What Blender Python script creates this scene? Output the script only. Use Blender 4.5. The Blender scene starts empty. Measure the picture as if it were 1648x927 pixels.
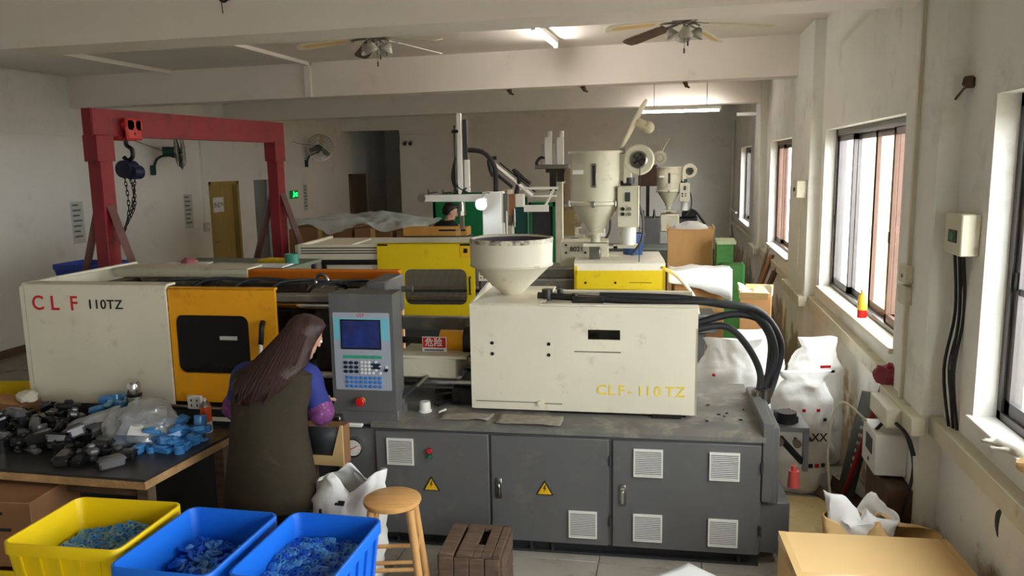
import bpy, bmesh, math, random
from mathutils import Vector, Matrix, Euler, noise

random.seed(7)
R = math.radians
scene = bpy.context.scene
COL = scene.collection

# ------------------------------------------------------------------ camera
cam_d = bpy.data.cameras.new('camera')
cam = bpy.data.objects.new('camera', cam_d); COL.objects.link(cam)
cam_d.sensor_fit = 'HORIZONTAL'; cam_d.sensor_width = 36.0
cam_d.lens = 1269.0 / 1648.0 * 36.0
cam_d.clip_start = 0.05; cam_d.clip_end = 200
_yaw, _pitch, _roll = R(11.54), R(8.87), R(-0.95)
_f0 = Vector((-math.sin(_yaw), math.cos(_yaw), 0)); _r0 = Vector((math.cos(_yaw), math.sin(_yaw), 0)); _u = Vector((0, 0, 1))
_fw = _f0 * math.cos(_pitch) - _u * math.sin(_pitch)
_dn = -(_f0 * math.sin(_pitch) + _u * math.cos(_pitch))
_rt = _r0 * math.cos(_roll) - _dn * math.sin(_roll)
_dn2 = _r0 * math.sin(_roll) + _dn * math.cos(_roll)
_m = Matrix((_rt, -_dn2, -_fw)).transposed().to_4x4()
_m.translation = Vector((0, 0, 2.35))
cam.matrix_world = _m
scene.camera = cam

# ------------------------------------------------------------------ world, exposure
w = bpy.data.worlds.new('overcast_sky'); scene.world = w; w.use_nodes = True
bg = w.node_tree.nodes['Background']
bg.inputs[0].default_value = (1.0, 0.99, 0.98, 1); bg.inputs[1].default_value = 5.6
vs = scene.view_settings
vs.view_transform = 'Standard'; vs.look = 'None'; vs.gamma = 1.0; vs.use_curve_mapping = False
vs.exposure = 1.55

def portal(name, c, sx, sy, rot):
    # a sampling guide in a real opening: it gives no light of its own, the sky beyond does
    l = bpy.data.lights.new(name, 'AREA'); l.shape = 'RECTANGLE'; l.size = sx; l.size_y = sy
    l.cycles.is_portal = True
    o = bpy.data.objects.new(name, l); COL.objects.link(o); o.location = c; o.rotation_euler = rot

# windows of the long wall: (near jamb, far jamb) along the wall, sill and head height
WINS = [(-4.6, -2.1), (-1.55, 0.95), (1.45, 3.98), (5.40, 8.08), (10.25, 12.4), (15.45, 17.6)]
ZS, ZH = 1.13, 2.63
XR, XL, YE, YB, ZC = 1.42, -8.4, 19.5, -6.0, 3.68
for k, (a, b) in enumerate(WINS):
    portal('window_right_offscreen' if k < 3 else 'window_right', (XR + .26, (a + b) / 2, (ZS + ZH) / 2), ZH - ZS, b - a, (0, R(90), 0))

# ------------------------------------------------------------------ materials
def lin(c):
    return tuple(((v / 255) / 12.92 if v / 255 <= .04045 else ((v / 255 + .055) / 1.055) ** 2.4) for v in c)
MATS = {}
def M(name, col, rough=.55, metal=0.0, var=.10, scale=6.0, bump=0.0, bscale=60.0, dirt=None, spec=.4, stretch=None, emit=None, es=0, foot=None, trans=0, alpha=1, coat=0):
    """procedural paint: base colour broken up by noise, optional second colour in patches (dirt = colour, amount, scale)"""
    m = bpy.data.materials.new(name); m.use_nodes = True; nt = m.node_tree; N = nt.nodes; L = nt.links
    p = N['Principled BSDF']; c = lin(col)
    tc = N.new('ShaderNodeTexCoord'); mp = N.new('ShaderNodeMapping'); L.new(tc.outputs['Object'], mp.inputs['Vector'])
    if stretch: mp.inputs['Scale'].default_value = stretch
    nz = N.new('ShaderNodeTexNoise'); nz.inputs['Scale'].default_value = scale; nz.inputs['Detail'].default_value = 5
    L.new(mp.outputs[0], nz.inputs['Vector'])
    rp = N.new('ShaderNodeValToRGB'); rp.color_ramp.elements[0].position = .3; rp.color_ramp.elements[1].position = .7
    rp.color_ramp.elements[0].color = (*[v * (1 - var) for v in c], 1); rp.color_ramp.elements[1].color = (*[min(1, v * (1 + var)) for v in c], 1)
    L.new(nz.outputs['Fac'], rp.inputs['Fac']); out = rp.outputs['Color']
    if dirt:
        dc, amt, ds = dirt
        n2 = N.new('ShaderNodeTexNoise'); n2.inputs['Scale'].default_value = ds; n2.inputs['Detail'].default_value = 8; n2.inputs['Roughness'].default_value = .7
        L.new(mp.outputs[0], n2.inputs['Vector'])
        r2 = N.new('ShaderNodeValToRGB'); r2.color_ramp.elements[0].position = .62 - amt * .25; r2.color_ramp.elements[1].position = .78 - amt * .2
        r2.color_ramp.elements[0].color = (0, 0, 0, 1); r2.color_ramp.elements[1].color = (1, 1, 1, 1)
        L.new(n2.outputs['Fac'], r2.inputs['Fac'])
        mx = N.new('ShaderNodeMix'); mx.data_type = 'RGBA'
        L.new(r2.outputs['Color'], mx.inputs[0]); L.new(out, mx.inputs[6]); mx.inputs[7].default_value = (*lin(dc), 1); out = mx.outputs[2]
    if foot:
        # damp, peeling plaster towards the foot of a wall: ragged patches, below about one metre
        sp_ = N.new('ShaderNodeSeparateXYZ'); L.new(tc.outputs['Object'], sp_.inputs[0])
        mr = N.new('ShaderNodeMapRange'); mr.inputs[1].default_value = .15; mr.inputs[2].default_value = 1.05; mr.inputs[3].default_value = .34; mr.inputs[4].default_value = -.1; L.new(sp_.outputs[2], mr.inputs[0])
        n4 = N.new('ShaderNodeTexNoise'); n4.inputs['Scale'].default_value = 2.6; n4.inputs['Detail'].default_value = 9; n4.inputs['Roughness'].default_value = .65; L.new(tc.outputs['Object'], n4.inputs['Vector'])
        ad = N.new('ShaderNodeMath'); ad.operation = 'ADD'; L.new(n4.outputs['Fac'], ad.inputs[0]); L.new(mr.outputs[0], ad.inputs[1])
        r4 = N.new('ShaderNodeValToRGB'); r4.color_ramp.elements[0].position = .66; r4.color_ramp.elements[1].position = .76; L.new(ad.outputs[0], r4.inputs['Fac'])
        m4 = N.new('ShaderNodeMix'); m4.data_type = 'RGBA'; L.new(r4.outputs['Color'], m4.inputs[0]); L.new(out, m4.inputs[6]); m4.inputs[7].default_value = (*lin(foot), 1); out = m4.outputs[2]
    L.new(out, p.inputs['Base Color'])
    p.inputs['Roughness'].default_value = rough; p.inputs['Metallic'].default_value = metal
    p.inputs['Specular IOR Level'].default_value = spec
    p.inputs['Transmission Weight'].default_value = trans; p.inputs['Alpha'].default_value = alpha; p.inputs['Coat Weight'].default_value = coat
    if emit: p.inputs['Emission Color'].default_value = (*lin(emit), 1); p.inputs['Emission Strength'].default_value = es
    if bump:
        n3 = N.new('ShaderNodeTexNoise'); n3.inputs['Scale'].default_value = bscale; n3.inputs['Detail'].default_value = 6
        L.new(mp.outputs[0], n3.inputs['Vector'])
        bp = N.new('ShaderNodeBump'); bp.inputs['Strength'].default_value = bump; bp.inputs['Distance'].default_value = .02
        L.new(n3.outputs['Fac'], bp.inputs['Height']); L.new(bp.outputs[0], p.inputs['Normal'])
    MATS[name] = m
    return m

def clear_mat(name, tint, gloss=.12, rough=.05, body=0.0):
    """thin clear sheet: see-through with a sheen, body = share of milky diffuse"""
    m = bpy.data.materials.new(name); m.use_nodes = True; nt = m.node_tree; N = nt.nodes; L = nt.links
    N.remove(N['Principled BSDF']); out = N['Material Output']
    t = N.new('ShaderNodeBsdfTransparent'); t.inputs[0].default_value = (*tint, 1)
    g = N.new('ShaderNodeBsdfGlossy'); g.inputs['Roughness'].default_value = rough
    d = N.new('ShaderNodeBsdfDiffuse'); d.inputs[0].default_value = (*tint, 1)
    a = N.new('ShaderNodeMixShader'); a.inputs[0].default_value = body; L.new(t.outputs[0], a.inputs[1]); L.new(d.outputs[0], a.inputs[2])
    b = N.new('ShaderNodeMixShader'); b.inputs[0].default_value = gloss; L.new(a.outputs[0], b.inputs[1]); L.new(g.outputs[0], b.inputs[2])
    L.new(b.outputs[0], out.inputs[0]); MATS[name] = m
    return m

wallm = M('plaster_white', (238, 236, 230), .85, var=.03, scale=1.2, bump=.1, bscale=25, dirt=((220, 216, 206), .2, 1.6))
wallr = M('plaster_window_wall', (238, 236, 228), .85, var=.04, scale=1.5, bump=.12, bscale=20, dirt=((212, 206, 192), .28, 1.8), foot=(168, 150, 120))
beamm = M('beam_paint', (243, 235, 225), .8, var=.03, scale=1.5, bump=.08, bscale=15, dirt=((226, 214, 198), .1, 2.5))
ceilm = M('ceiling_paint', (240, 232, 222), .85, var=.04, scale=1.0)
floorm = M('concrete_floor', (150, 142, 128), .6, var=.15, scale=3, dirt=((95, 85, 72), .4, 3))
tilem = M('floor_tile', (178, 170, 156), .35, var=.1, scale=3, dirt=((120, 108, 92), .35, 4))
cream = M('cream_paint', (228, 220, 198), .42, var=.04, scale=3, dirt=((194, 180, 148), .14, 7))
creamw = cream   # one paint for the whole machine, wherever the light falls on it
creamd = M('cream_dirty', (212, 206, 182), .5, var=.06, scale=4, dirt=((160, 140, 108), .2, 6))
grey = M('machine_grey', (99, 99, 98), .42, var=.07, scale=2.5, dirt=((116, 114, 108), .22, 4))
greytop = M('machine_grey_dusty', (112, 110, 104), .5, var=.16, scale=5, dirt=((150, 144, 130), .45, 6))
dgrey = M('dark_grey', (60, 61, 63), .5, var=.12, scale=4)
steel = M('steel', (150, 148, 142), .3, 1.0, var=.12, scale=8)
dsteel = M('oily_steel', (70, 68, 64), .38, .8, var=.3, scale=6, dirt=((30, 27, 24), .5, 5))
chrome = M('chrome', (205, 205, 205), .14, 1.0, var=.03)
yel = M('amber_yellow_paint', (240, 166, 26), .38, var=.05, scale=2.5, dirt=((205, 134, 24), .15, 6))
yelb = M('lemon_yellow_paint', (232, 200, 20), .4, var=.05, scale=2.5, dirt=((190, 158, 22), .2, 5))
orange = M('orange_paint', (234, 128, 28), .42, var=.06, scale=3)
black = M('black_plastic', (24, 24, 25), .4, var=.15)
rubber = M('black_rubber', (34, 34, 36), .6, var=.2, scale=10)
whitep = M('white_plastic', (232, 230, 222), .4, var=.03)
red = M('red_gantry_paint', (138, 26, 38), .45, var=.12, scale=3, dirt=((96, 24, 30), .3, 5))
redp = M('red_plastic', (206, 34, 32), .35, var=.05)
greenp = M('green_paint', (26, 128, 74), .45, var=.1, scale=3, dirt=((20, 80, 50), .2, 6))
greenc = M('green_cabinet_paint', (76, 140, 66), .5, var=.08, scale=3, dirt=((54, 100, 48), .25, 6))
card = M('cardboard', (190, 140, 90), .8, var=.06, scale=3, stretch=(1, 1, 6))
cardl = M('cardboard_light', (222, 186, 128), .75, var=.04, scale=2)
cardd = M('cardboard_brown', (150, 108, 74), .8, var=.08, scale=3)
tapem = M('packing_tape', (214, 178, 116), .25, var=.03)
wood = M('pine_wood', (222, 168, 102), .42, var=.14, scale=5, stretch=(1, 14, 1))
woodl = M('pine_legs', (214, 164, 104), .45, var=.12, scale=5, stretch=(10, 10, 1))
woodd = M('old_grey_wood', (108, 88, 72), .8, var=.3, scale=4, stretch=(2, 12, 12), bump=.3, bscale=40)
woodt = M('raw_board_edge', (190, 150, 104), .75, var=.22, scale=12, bump=.4, bscale=50)
tabtop = M('worn_black_tabletop', (58, 56, 56), .36, var=.18, scale=4, dirt=((96, 92, 86), .25, 6))
blueb = M('blue_bin_plastic', (24, 112, 226), .38, var=.05, scale=2)
yelbin = M('yellow_bin_plastic', (244, 208, 14), .4, var=.04, scale=2)
blueclear = M('clear_blue_plastic', (78, 152, 222), .15, var=.25, scale=14, trans=.12, spec=.6)
blueclear2 = M('clear_blue_plastic_pale', (128, 178, 208), .15, var=.3, scale=14, trans=.12, spec=.6)
bluedeep = M('deep_blue_plastic', (22, 92, 205), .15, var=.3, scale=18, trans=.1, spec=.6)
partblk = M('glossy_black_parts', (30, 30, 32), .2, var=.3, scale=10, spec=.6)
partgrey = M('smoky_grey_parts', (92, 90, 92), .22, var=.25, scale=10, spec=.6)
sack = M('woven_white_sack', (246, 245, 242), .6, var=.03, scale=4, bump=.25, bscale=14)
sackp = M('printed_ink', (40, 40, 46), .7)
paper = M('white_paper', (236, 236, 234), .6, var=.03)
papers = M('poster_paper', (200, 200, 196), .6, var=.06, scale=30)
ink = M('grey_ink', (110, 110, 112), .7)
amber = M('door_wood_yellow', (170, 146, 84), .5, var=.1, scale=3, stretch=(6, 6, 1))
dwood = M('door_wood_brown', (120, 100, 76), .55, var=.12, scale=3, stretch=(6, 6, 1))
alum = M('window_aluminium', (96, 92, 92), .35, .6, var=.08)
alumb = M('window_frame_brown', (104, 78, 66), .4, .35, var=.08)
screenm = M('display_screen', (44, 58, 120), .12, var=.35, scale=9, spec=.6)
cyanp = M('cyan_faceplate', (120, 196, 212), .4, var=.02)
facep = M('grey_faceplate', (168, 174, 186), .4, var=.03)
keyblue = M('blue_keys', (76, 132, 206), .4, var=.05)
keywhite = M('white_keys', (228, 228, 226), .4)
keydark = M('dark_keys', (38, 50, 66), .35)
keygreen = M('green_label_strip', (64, 158, 124), .5, var=.12, scale=40)
warny = M('warning_yellow', (236, 186, 30), .4)
glass = clear_mat('window_glass', (.94, .97, .98), .08, .02)
smoke = clear_mat('smoked_glass', (.035, .032, .032), .05, .05, .3)
film = clear_mat('clear_film', (.86, .95, .93), .2, .18, .5)
bagm = clear_mat('thin_plastic_bag', (.88, .90, .92), .2, .22, .36)
coatm = M('dark_olive_brown_coat', (58, 50, 36), .85, var=.12, scale=8, dirt=((84, 74, 58), .12, 9))
sleeve = M('royal_blue_sleeve', (44, 54, 128), .75, var=.12, scale=10)
floral = M('purple_floral_cuff', (122, 62, 122), .75, var=.35, scale=30, dirt=((210, 150, 190), .3, 38))
trous = M('navy_trousers', (26, 27, 36), .8, var=.15)
skin = M('skin', (206, 158, 130), .5, var=.05)
hairm = M('dark_red_brown_hair', (58, 36, 32), .45, var=.35, scale=9, stretch=(9, 9, .6), bump=.35, bscale=14)
hairk = M('black_hair', (20, 19, 20), .45, var=.3, scale=20)
jacket = M('black_jacket', (26, 27, 32), .8, var=.15)
shoem = M('dark_shoe', (30, 28, 28), .5)
rust = M('rusty_dark', (88, 66, 50), .8, var=.3, scale=9)
dust = M('grey_sawdust', (150, 142, 130), .9, var=.2, scale=20)
pinkm = M('pink_cloth', (196, 120, 130), .8)
tubem = M('tube_light', (255, 255, 255), emit=(255, 247, 240), es=26)
lampm = M('work_lamp_glow', (255, 255, 255), emit=(225, 240, 255), es=12)
exitm = M('exit_sign_glow', (30, 220, 90), emit=(20, 230, 80), es=1.4)
exitw = M('exit_sign_dark', (8, 70, 30), emit=(4, 70, 30), es=.3)
beige = M('neighbour_render', (226, 178, 120), .9, var=.05, scale=.5)
ochre = M('dry_bracket_paint', (128, 120, 108), .6)

# ------------------------------------------------------------------ mesh helpers
class G:
    """collects shapes in one bmesh; obj() links them as ONE mesh object"""
    def __init__(s): s.bm = bmesh.new()
    def _mark(s): return set(s.bm.verts)
    def _new(s, old): return [v for v in s.bm.verts if v not in old]
    def box(s, x0, x1, y0, y1, z0, z1, bev=0, seg=1):
        v = [s.bm.verts.new(p) for p in ((x0, y0, z0), (x1, y0, z0), (x1, y1, z0), (x0, y1, z0), (x0, y0, z1), (x1, y0, z1), (x1, y1, z1), (x0, y1, z1))]
        fs = [s.bm.faces.new([v[i] for i in q]) for q in ((3, 2, 1, 0), (4, 5, 6, 7), (0, 1, 5, 4), (1, 2, 6, 5), (2, 3, 7, 6), (3, 0, 4, 7))]
        if bev:
            es = {e for f in fs for e in f.edges}
            bmesh.ops.bevel(s.bm, geom=list(es), offset=bev, segments=seg, affect='EDGES', profile=.5)
        return s
    def rbox(s, c, size, rot=(0, 0, 0), bev=0):
        g = G().box(-size[0] / 2, size[0] / 2, -size[1] / 2, size[1] / 2, -size[2] / 2, size[2] / 2, bev)
        return s.add(g, Matrix.Translation(c) @ Euler([R(a) for a in rot]).to_matrix().to_4x4())
    def add(s, g, mat=None):
        vm = {}
        for v in g.bm.verts: vm[v] = s.bm.verts.new(mat @ v.co if mat else v.co)
        for f in g.bm.faces:
            try: s.bm.faces.new([vm[v] for v in f.verts])
            except ValueError: pass
        g.bm.free(); return s
    def cyl(s, p0, p1, r0, r1=None, seg=16, cap=True):
        return s.tube([p0, p1], [r0, r0 if r1 is None else r1], seg, cap)
    def tube(s, pts, r, seg=8, cap=True, smooth=0):
        pts = [Vector(p) for p in pts]
        if smooth: pts, r = catmull(pts, r, smooth)
        rs = r if isinstance(r, (list, tuple)) else [r] * len(pts)
        rings = []; up = None
        for i, p in enumerate(pts):
            t = (pts[min(i + 1, len(pts) - 1)] - pts[max(i - 1, 0)]).normalized()
            if up is None:
                a = Vector((0, 0, 1)) if abs(t.z) < .9 else Vector((1, 0, 0)); up = (a - t * a.dot(t)).normalized()
            else: up = (up - t * up.dot(t)).normalized()
            b = t.cross(up)
            rings.append([s.bm.verts.new(p + (up * math.cos(2 * math.pi * k / seg) + b * math.sin(2 * math.pi * k / seg)) * rs[i]) for k in range(seg)])
        for a, b in zip(rings, rings[1:]):
            for k in range(seg): s.bm.faces.new((a[k], a[(k + 1) % seg], b[(k + 1) % seg], b[k]))
        if cap:
            s.bm.faces.new(rings[0][::-1]); s.bm.faces.new(rings[-1])
        return s
    def lathe(s, prof, c=(0, 0, 0), seg=32, rot=None, sx=1, sy=1, cap=False):
        c = Vector(c); q = Euler([R(a) for a in rot]).to_matrix() if rot else Matrix.Identity(3)
        rings = []
        for r, z in prof:
            rings.append([s.bm.verts.new(c + q @ Vector((max(r, 1e-4) * sx * math.cos(2 * math.pi * k / seg), max(r, 1e-4) * sy * math.sin(2 * math.pi * k / seg), z))) for k in range(seg)])
        for a, b in zip(rings, rings[1:]):
            for k in range(seg): s.bm.faces.new((a[k], a[(k + 1) % seg], b[(k + 1) % seg], b[k]))
        if cap: s.bm.faces.new(rings[0][::-1]); s.bm.faces.new(rings[-1])
        return s
    def ball(s, c, r, sx=1, sy=1, sz=1, seg=16, rot=None):
        n = seg // 2
        return s.lathe([(r * math.sin(math.pi * i / n), -r * math.cos(math.pi * i / n) * sz) for i in range(n + 1)], c, seg, rot, sx, sy)
    def prism(s, poly, d0, d1, axis='y', hole=None):
        """polygon in the plane across AXIS, extruded from d0 to d1"""
        def P(a, b, d): return {'y': (a, d, b), 'x': (d, a, b), 'z': (a, b, d)}[axis]
        A = [s.bm.verts.new(P(a, b, d0)) for a, b in poly]; B = [s.bm.verts.new(P(a, b, d1)) for a, b in poly]; n = len(poly)
        if hole:
            C = [s.bm.verts.new(P(a, b, d0)) for a, b in hole]; D = [s.bm.verts.new(P(a, b, d1)) for a, b in hole]
            for q in range(n):
                r = (q + 1) % n
                for f in ((A[q], A[r], C[r], C[q]), (B[r], B[q], D[q], D[r]), (A[r], A[q], B[q], B[r]), (C[q], C[r], D[r], D[q])): s.bm.faces.new(f)
            return s
        s.bm.faces.new(A); s.bm.faces.new(B[::-1])
        for q in range(n): s.bm.faces.new((A[(q + 1) % n], A[q], B[q], B[(q + 1) % n]))
        return s
    def face(s, *pts):
        s.bm.faces.new([s.bm.verts.new(p) for p in pts]); return s
    def loft(s, rings, cap0=True, cap1=True):
        rr = [[s.bm.verts.new(p) for p in ring] for ring in rings]; n = len(rr[0])
        for a, b in zip(rr, rr[1:]):
            for k in range(n): s.bm.faces.new((a[k], a[(k + 1) % n], b[(k + 1) % n], b[k]))
        if cap0: s.bm.faces.new(rr[0][::-1])
        if cap1: s.bm.faces.new(rr[-1])
        return s
    def sheet(s, fn, nu, nv):
        V = [[s.bm.verts.new(fn(i / nu, j / nv)) for j in range(nv + 1)] for i in range(nu + 1)]
        for i in range(nu):
            for j in range(nv): s.bm.faces.new((V[i][j], V[i + 1][j], V[i + 1][j + 1], V[i][j + 1]))
        return s
    def jit(s, amp, sc, seed=0):
        for v in s.bm.verts:
            n = noise.noise_vector(v.co * sc + Vector((seed * 7.3, seed * 3.1, seed)))
            v.co += n * amp
        return s
    def sub(s, n=1):
        bmesh.ops.subdivide_edges(s.bm, edges=s.bm.edges[:], cuts=n, use_grid_fill=True); return s
    def mesh(s, name, ang=38):
        bmesh.ops.recalc_face_normals(s.bm, faces=s.bm.faces[:])
        me = bpy.data.meshes.new(name); s.bm.to_mesh(me); s.bm.free()
        me.shade_smooth(); me.set_sharp_from_angle(angle=R(ang))
        return me
    def obj(s, name, mat, parent=None, thick=0, ang=38, loc=None, rz=0, subsurf=0):
        me = s.mesh(name, ang); o = bpy.data.objects.new(name, me); COL.objects.link(o)
        me.materials.append(mat)
        if parent is not None: o.parent = parent
        if loc is not None: o.location = loc
        if rz: o.rotation_euler.z = R(rz)
        if subsurf:
            md = o.modifiers.new('subsurf', 'SUBSURF'); md.levels = subsurf; md.render_levels = subsurf
        if thick:
            md = o.modifiers.new('solid', 'SOLIDIFY'); md.thickness = thick; md.offset = 0
        return o

def plate(x0, x1, z0, z1, y0, y1, holes):
    """sheet standing across y with real rectangular openings cut through it"""
    xs = sorted({x0, x1, *[h[0] for h in holes], *[h[1] for h in holes]}); zs = sorted({z0, z1, *[h[2] for h in holes], *[h[3] for h in holes]})
    nx, nz = len(xs) - 1, len(zs) - 1
    def full(i, j):
        if not (0 <= i < nx and 0 <= j < nz): return False
        cx, cz = (xs[i] + xs[i + 1]) / 2, (zs[j] + zs[j + 1]) / 2
        return not any(h[0] < cx < h[1] and h[2] < cz < h[3] for h in holes)
    g = G(); V = {}
    def v(i, j, k):
        if (i, j, k) not in V: V[(i, j, k)] = g.bm.verts.new((xs[i], (y0, y1)[k], zs[j]))
        return V[(i, j, k)]
    for i in range(nx):
        for j in range(nz):
            if not full(i, j): continue
            g.bm.faces.new((v(i, j, 0), v(i + 1, j, 0), v(i + 1, j + 1, 0), v(i, j + 1, 0))); g.bm.faces.new((v(i, j, 1), v(i, j + 1, 1), v(i + 1, j + 1, 1), v(i + 1, j, 1)))
            for di, dj, a, b in ((-1, 0, (i, j), (i, j + 1)), (1, 0, (i + 1, j), (i + 1, j + 1)), (0, -1, (i, j), (i + 1, j)), (0, 1, (i, j + 1), (i + 1, j + 1))):
                if not full(i + di, j + dj): g.bm.faces.new((v(*a, 0), v(*b, 0), v(*b, 1), v(*a, 1)))
    return g

def catmull(pts, r, n):
    rs = r if isinstance(r, (list, tuple)) else None
    P = [pts[0]] + pts + [pts[-1]]; out = []; ro = []
    for i in range(1, len(P) - 2):
        a, b, c, d = P[i - 1], P[i], P[i + 1], P[i + 2]
        for k in range(n):
            t = k / n
            out.append(.5 * ((2 * b) + (c - a) * t + (2 * a - 5 * b + 4 * c - d) * t * t + (3 * b - a - 3 * c + d) * t ** 3))
            if rs: ro.append(rs[i - 1] * (1 - t) + rs[i] * t)
    out.append(pts[-1])
    if rs: ro.append(rs[-1])
    return out, (ro if rs else r)

def tag(o, label, cat, group=None, kind=None):
    o['label'] = label; o['category'] = cat
    if group: o['group'] = group
    if kind: o['kind'] = kind
    return o
def thing(name, label, cat, loc=(0, 0, 0), rz=0, group=None):
    o = bpy.data.objects.new(name, None); COL.objects.link(o); o.empty_display_size = .1
    o.location = loc; o.rotation_euler = (0, 0, R(rz))
    return tag(o, label, cat, group)
def struct(o):
    o['kind'] = 'structure'; return o
def dup(root, loc=None, rz=None, label=None):
    r = root.copy(); COL.objects.link(r)
    if loc is not None: r.location = loc
    if rz is not None: r.rotation_euler = (0, 0, R(rz))
    if label: r['label'] = label
    for ch in list(root.children):
        c = ch.copy(); COL.objects.link(c); c.parent = r
        for g in list(ch.children):
            d = g.copy(); COL.objects.link(d); d.parent = c
    return r
def text(body, size, loc, mat, parent=None, name='lettering', rot=(90, 0, 0), ext=.0012, ax='LEFT', sp=1.0, sx=1.0):
    c = bpy.data.curves.new(name, 'FONT'); c.body = body; c.size = size; c.extrude = ext; c.align_x = ax; c.align_y = 'CENTER'; c.space_character = sp
    c.offset = size * .012
    o = bpy.data.objects.new(name, c); COL.objects.link(o); c.materials.append(mat)
    dg = bpy.context.evaluated_depsgraph_get(); me = bpy.data.meshes.new_from_object(o.evaluated_get(dg)); me.name = name
    bpy.data.objects.remove(o); bpy.data.curves.remove(c)
    o = bpy.data.objects.new(name, me); COL.objects.link(o)
    if not me.materials: me.materials.append(mat)
    o.location = loc; o.rotation_euler = [R(a) for a in rot]; o.scale.x = sx
    if parent is not None: o.parent = parent
    return o
def rrect(x0, x1, z0, z1, r, n=5):
    out = []
    for cx, cz, a0 in ((x1 - r, z1 - r, 0), (x0 + r, z1 - r, 90), (x0 + r, z0 + r, 180), (x1 - r, z0 + r, 270)):
        for k in range(n + 1):
            a = R(a0 + 90 * k / n); out.append((cx + r * math.cos(a), cz + r * math.sin(a)))
    return out
def outer_for(hole, x0, x1, z0, z1):
    """an outer rectangle with as many corners as HOLE, matched corner by corner"""
    out = []; n = len(hole) // 4
    cs = ((x1, z1), (x0, z1), (x0, z0), (x1, z0))
    for q, c in enumerate(cs): out += [c] * n
    # spread duplicates a hair so no face is degenerate
    return [(a + (1e-4 * (i % n)) * (-1 if a > (x0 + x1) / 2 else 1), b) for i, (a, b) in enumerate(out)]
# ------------------------------------------------------------------ the room
TX0, TX1, TY0, TY1 = -2.2, 1.4, 2.6, 6.2
g = G().box(XL - 1.8, TX0, YB - .2, 23, -.15, 0).box(TX1, XR + .3, YB - .2, 23, -.15, 0).box(TX0, TX1, YB - .2, TY0, -.15, 0).box(TX0, TX1, TY1, 23, -.15, 0).box(TX0, TX1, TY0, TY1, -.15, -.008)
floor = struct(g.obj('floor', floorm)); floor['label'] = 'dusty concrete and tile factory floor'
proto = None
for i in range(6):
    for j in range(6):
        x, y = TX0 + .6 * i, TY0 + .6 * j
        if proto is None:
            proto = G().box(.003, .597, .003, .597, -.02, 0, .002).obj('tile', tilem, floor, loc=(x, y, 0))
        else:
            o = proto.copy(); COL.objects.link(o); o.parent = floor; o.location = (x, y, random.uniform(-.001, .0008))
struct(G().box(XL - .3, XR + .3, YB - .3, 23, ZC, ZC + .15).obj('ceiling', ceilm))['label'] = 'white painted ceiling slab between the beams'

# long wall with the windows
g = G(); y = YB - .2
for a, b in WINS:
    g.box(XR, XR + .26, y, a, 0, ZC)
    g.box(XR, XR + .26, a, b, 0, ZS); g.box(XR, XR + .26, a, b, ZH, ZC); y = b
g.box(XR, XR + .26, y, 23, 0, ZC)
wright = struct(g.obj('wall_right', wallr)); wright['label'] = 'stained white plaster wall with the row of windows'
# opposite wall with two doorways
DA, DB, DZ = (13.28, 14.31), (14.9, 15.9), 2.13
g = G(); y = YB - .2
for a, b in (DA, DB):
    g.box(XL - .26, XL, y, a, 0, ZC).box(XL - .26, XL, a, b, DZ, ZC); y = b
g.box(XL - .26, XL, y, 23, 0, ZC)
wleft = struct(g.obj('wall_left', wallm)); wleft['label'] = 'plain white plaster wall with the yellow door'
struct(G().box(XL - 1.6, XL - 1.5, 14.5, 16.3, 0, 2.5).box(XL - 1.6, XL - .26, 14.5, 14.6, 0, 2.5).box(XL - 1.6, XL - .26, 16.2, 16.3, 0, 2.5).box(XL - 1.6, XL - .26, 14.5, 16.3, 2.4, 2.5).obj('wall_corridor', wallm))['label'] = 'dim corridor wall behind the open doorway'
g = G().box(-6.85, XR + .3, YE, YE + .22, 0, ZC).box(XL, -6.85, YE, YE + .22, 3.28, ZC)
wend = struct(g.obj('wall_end', wallm)); wend['label'] = 'end wall of the hall beyond the last machine'
struct(G().box(XL, -6.6, 22.6, 22.8, 0, ZC).box(-6.85, -6.63, YE + .22, 22.8, 0, ZC).obj('wall_alcove', wallm))['label'] = 'shadowed alcove walls off the end of the hall'
struct(G().box(XL - .2, XR + .3, YB - .26, YB, 0, ZC).obj('wall_rear', wallm))['label'] = 'plain plaster rear wall of the hall'

# beams across the hall, columns
def beam(l, r, depth, z0, lab):
    o = struct(G().prism([(l[0], l[1]), (r[0], r[1]), (r[0], r[1] + depth), (l[0], l[1] + depth)], z0, ZC + .02, 'z').obj('ceiling_beam', beamm)); o['label'] = lab
beam((XL - .05, 4.97), (XR + .05, 4.66), .37, 3.2, 'concrete ceiling beam with the bent hook')
beam((XL - .05, 9.98), (XR + .05, 9.15), .34, 3.25, 'concrete ceiling beam behind the two ceiling fans')
beam((XL - .05, 13.95), (XR + .05, 12.95), .34, 3.25, 'concrete ceiling beam beside the lit tube lamp')
beam((XL - .05, .2), (XR + .05, .2), .34, 3.2, 'concrete ceiling beam over the open floor')
for a, b, lab in ((-.2, .4, 'wall column under the beam over the open floor'), (4.38, 4.92, 'wall column beside the grey fuse box'), (8.25, 9.4, 'wall column beside the small switch box'), (12.85, 13.6, 'wall column past the third window')):
    struct(G().box(1.31, XR + .02, a, b, 0, ZC, .006).obj('wall_column', wallr))['label'] = lab

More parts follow.
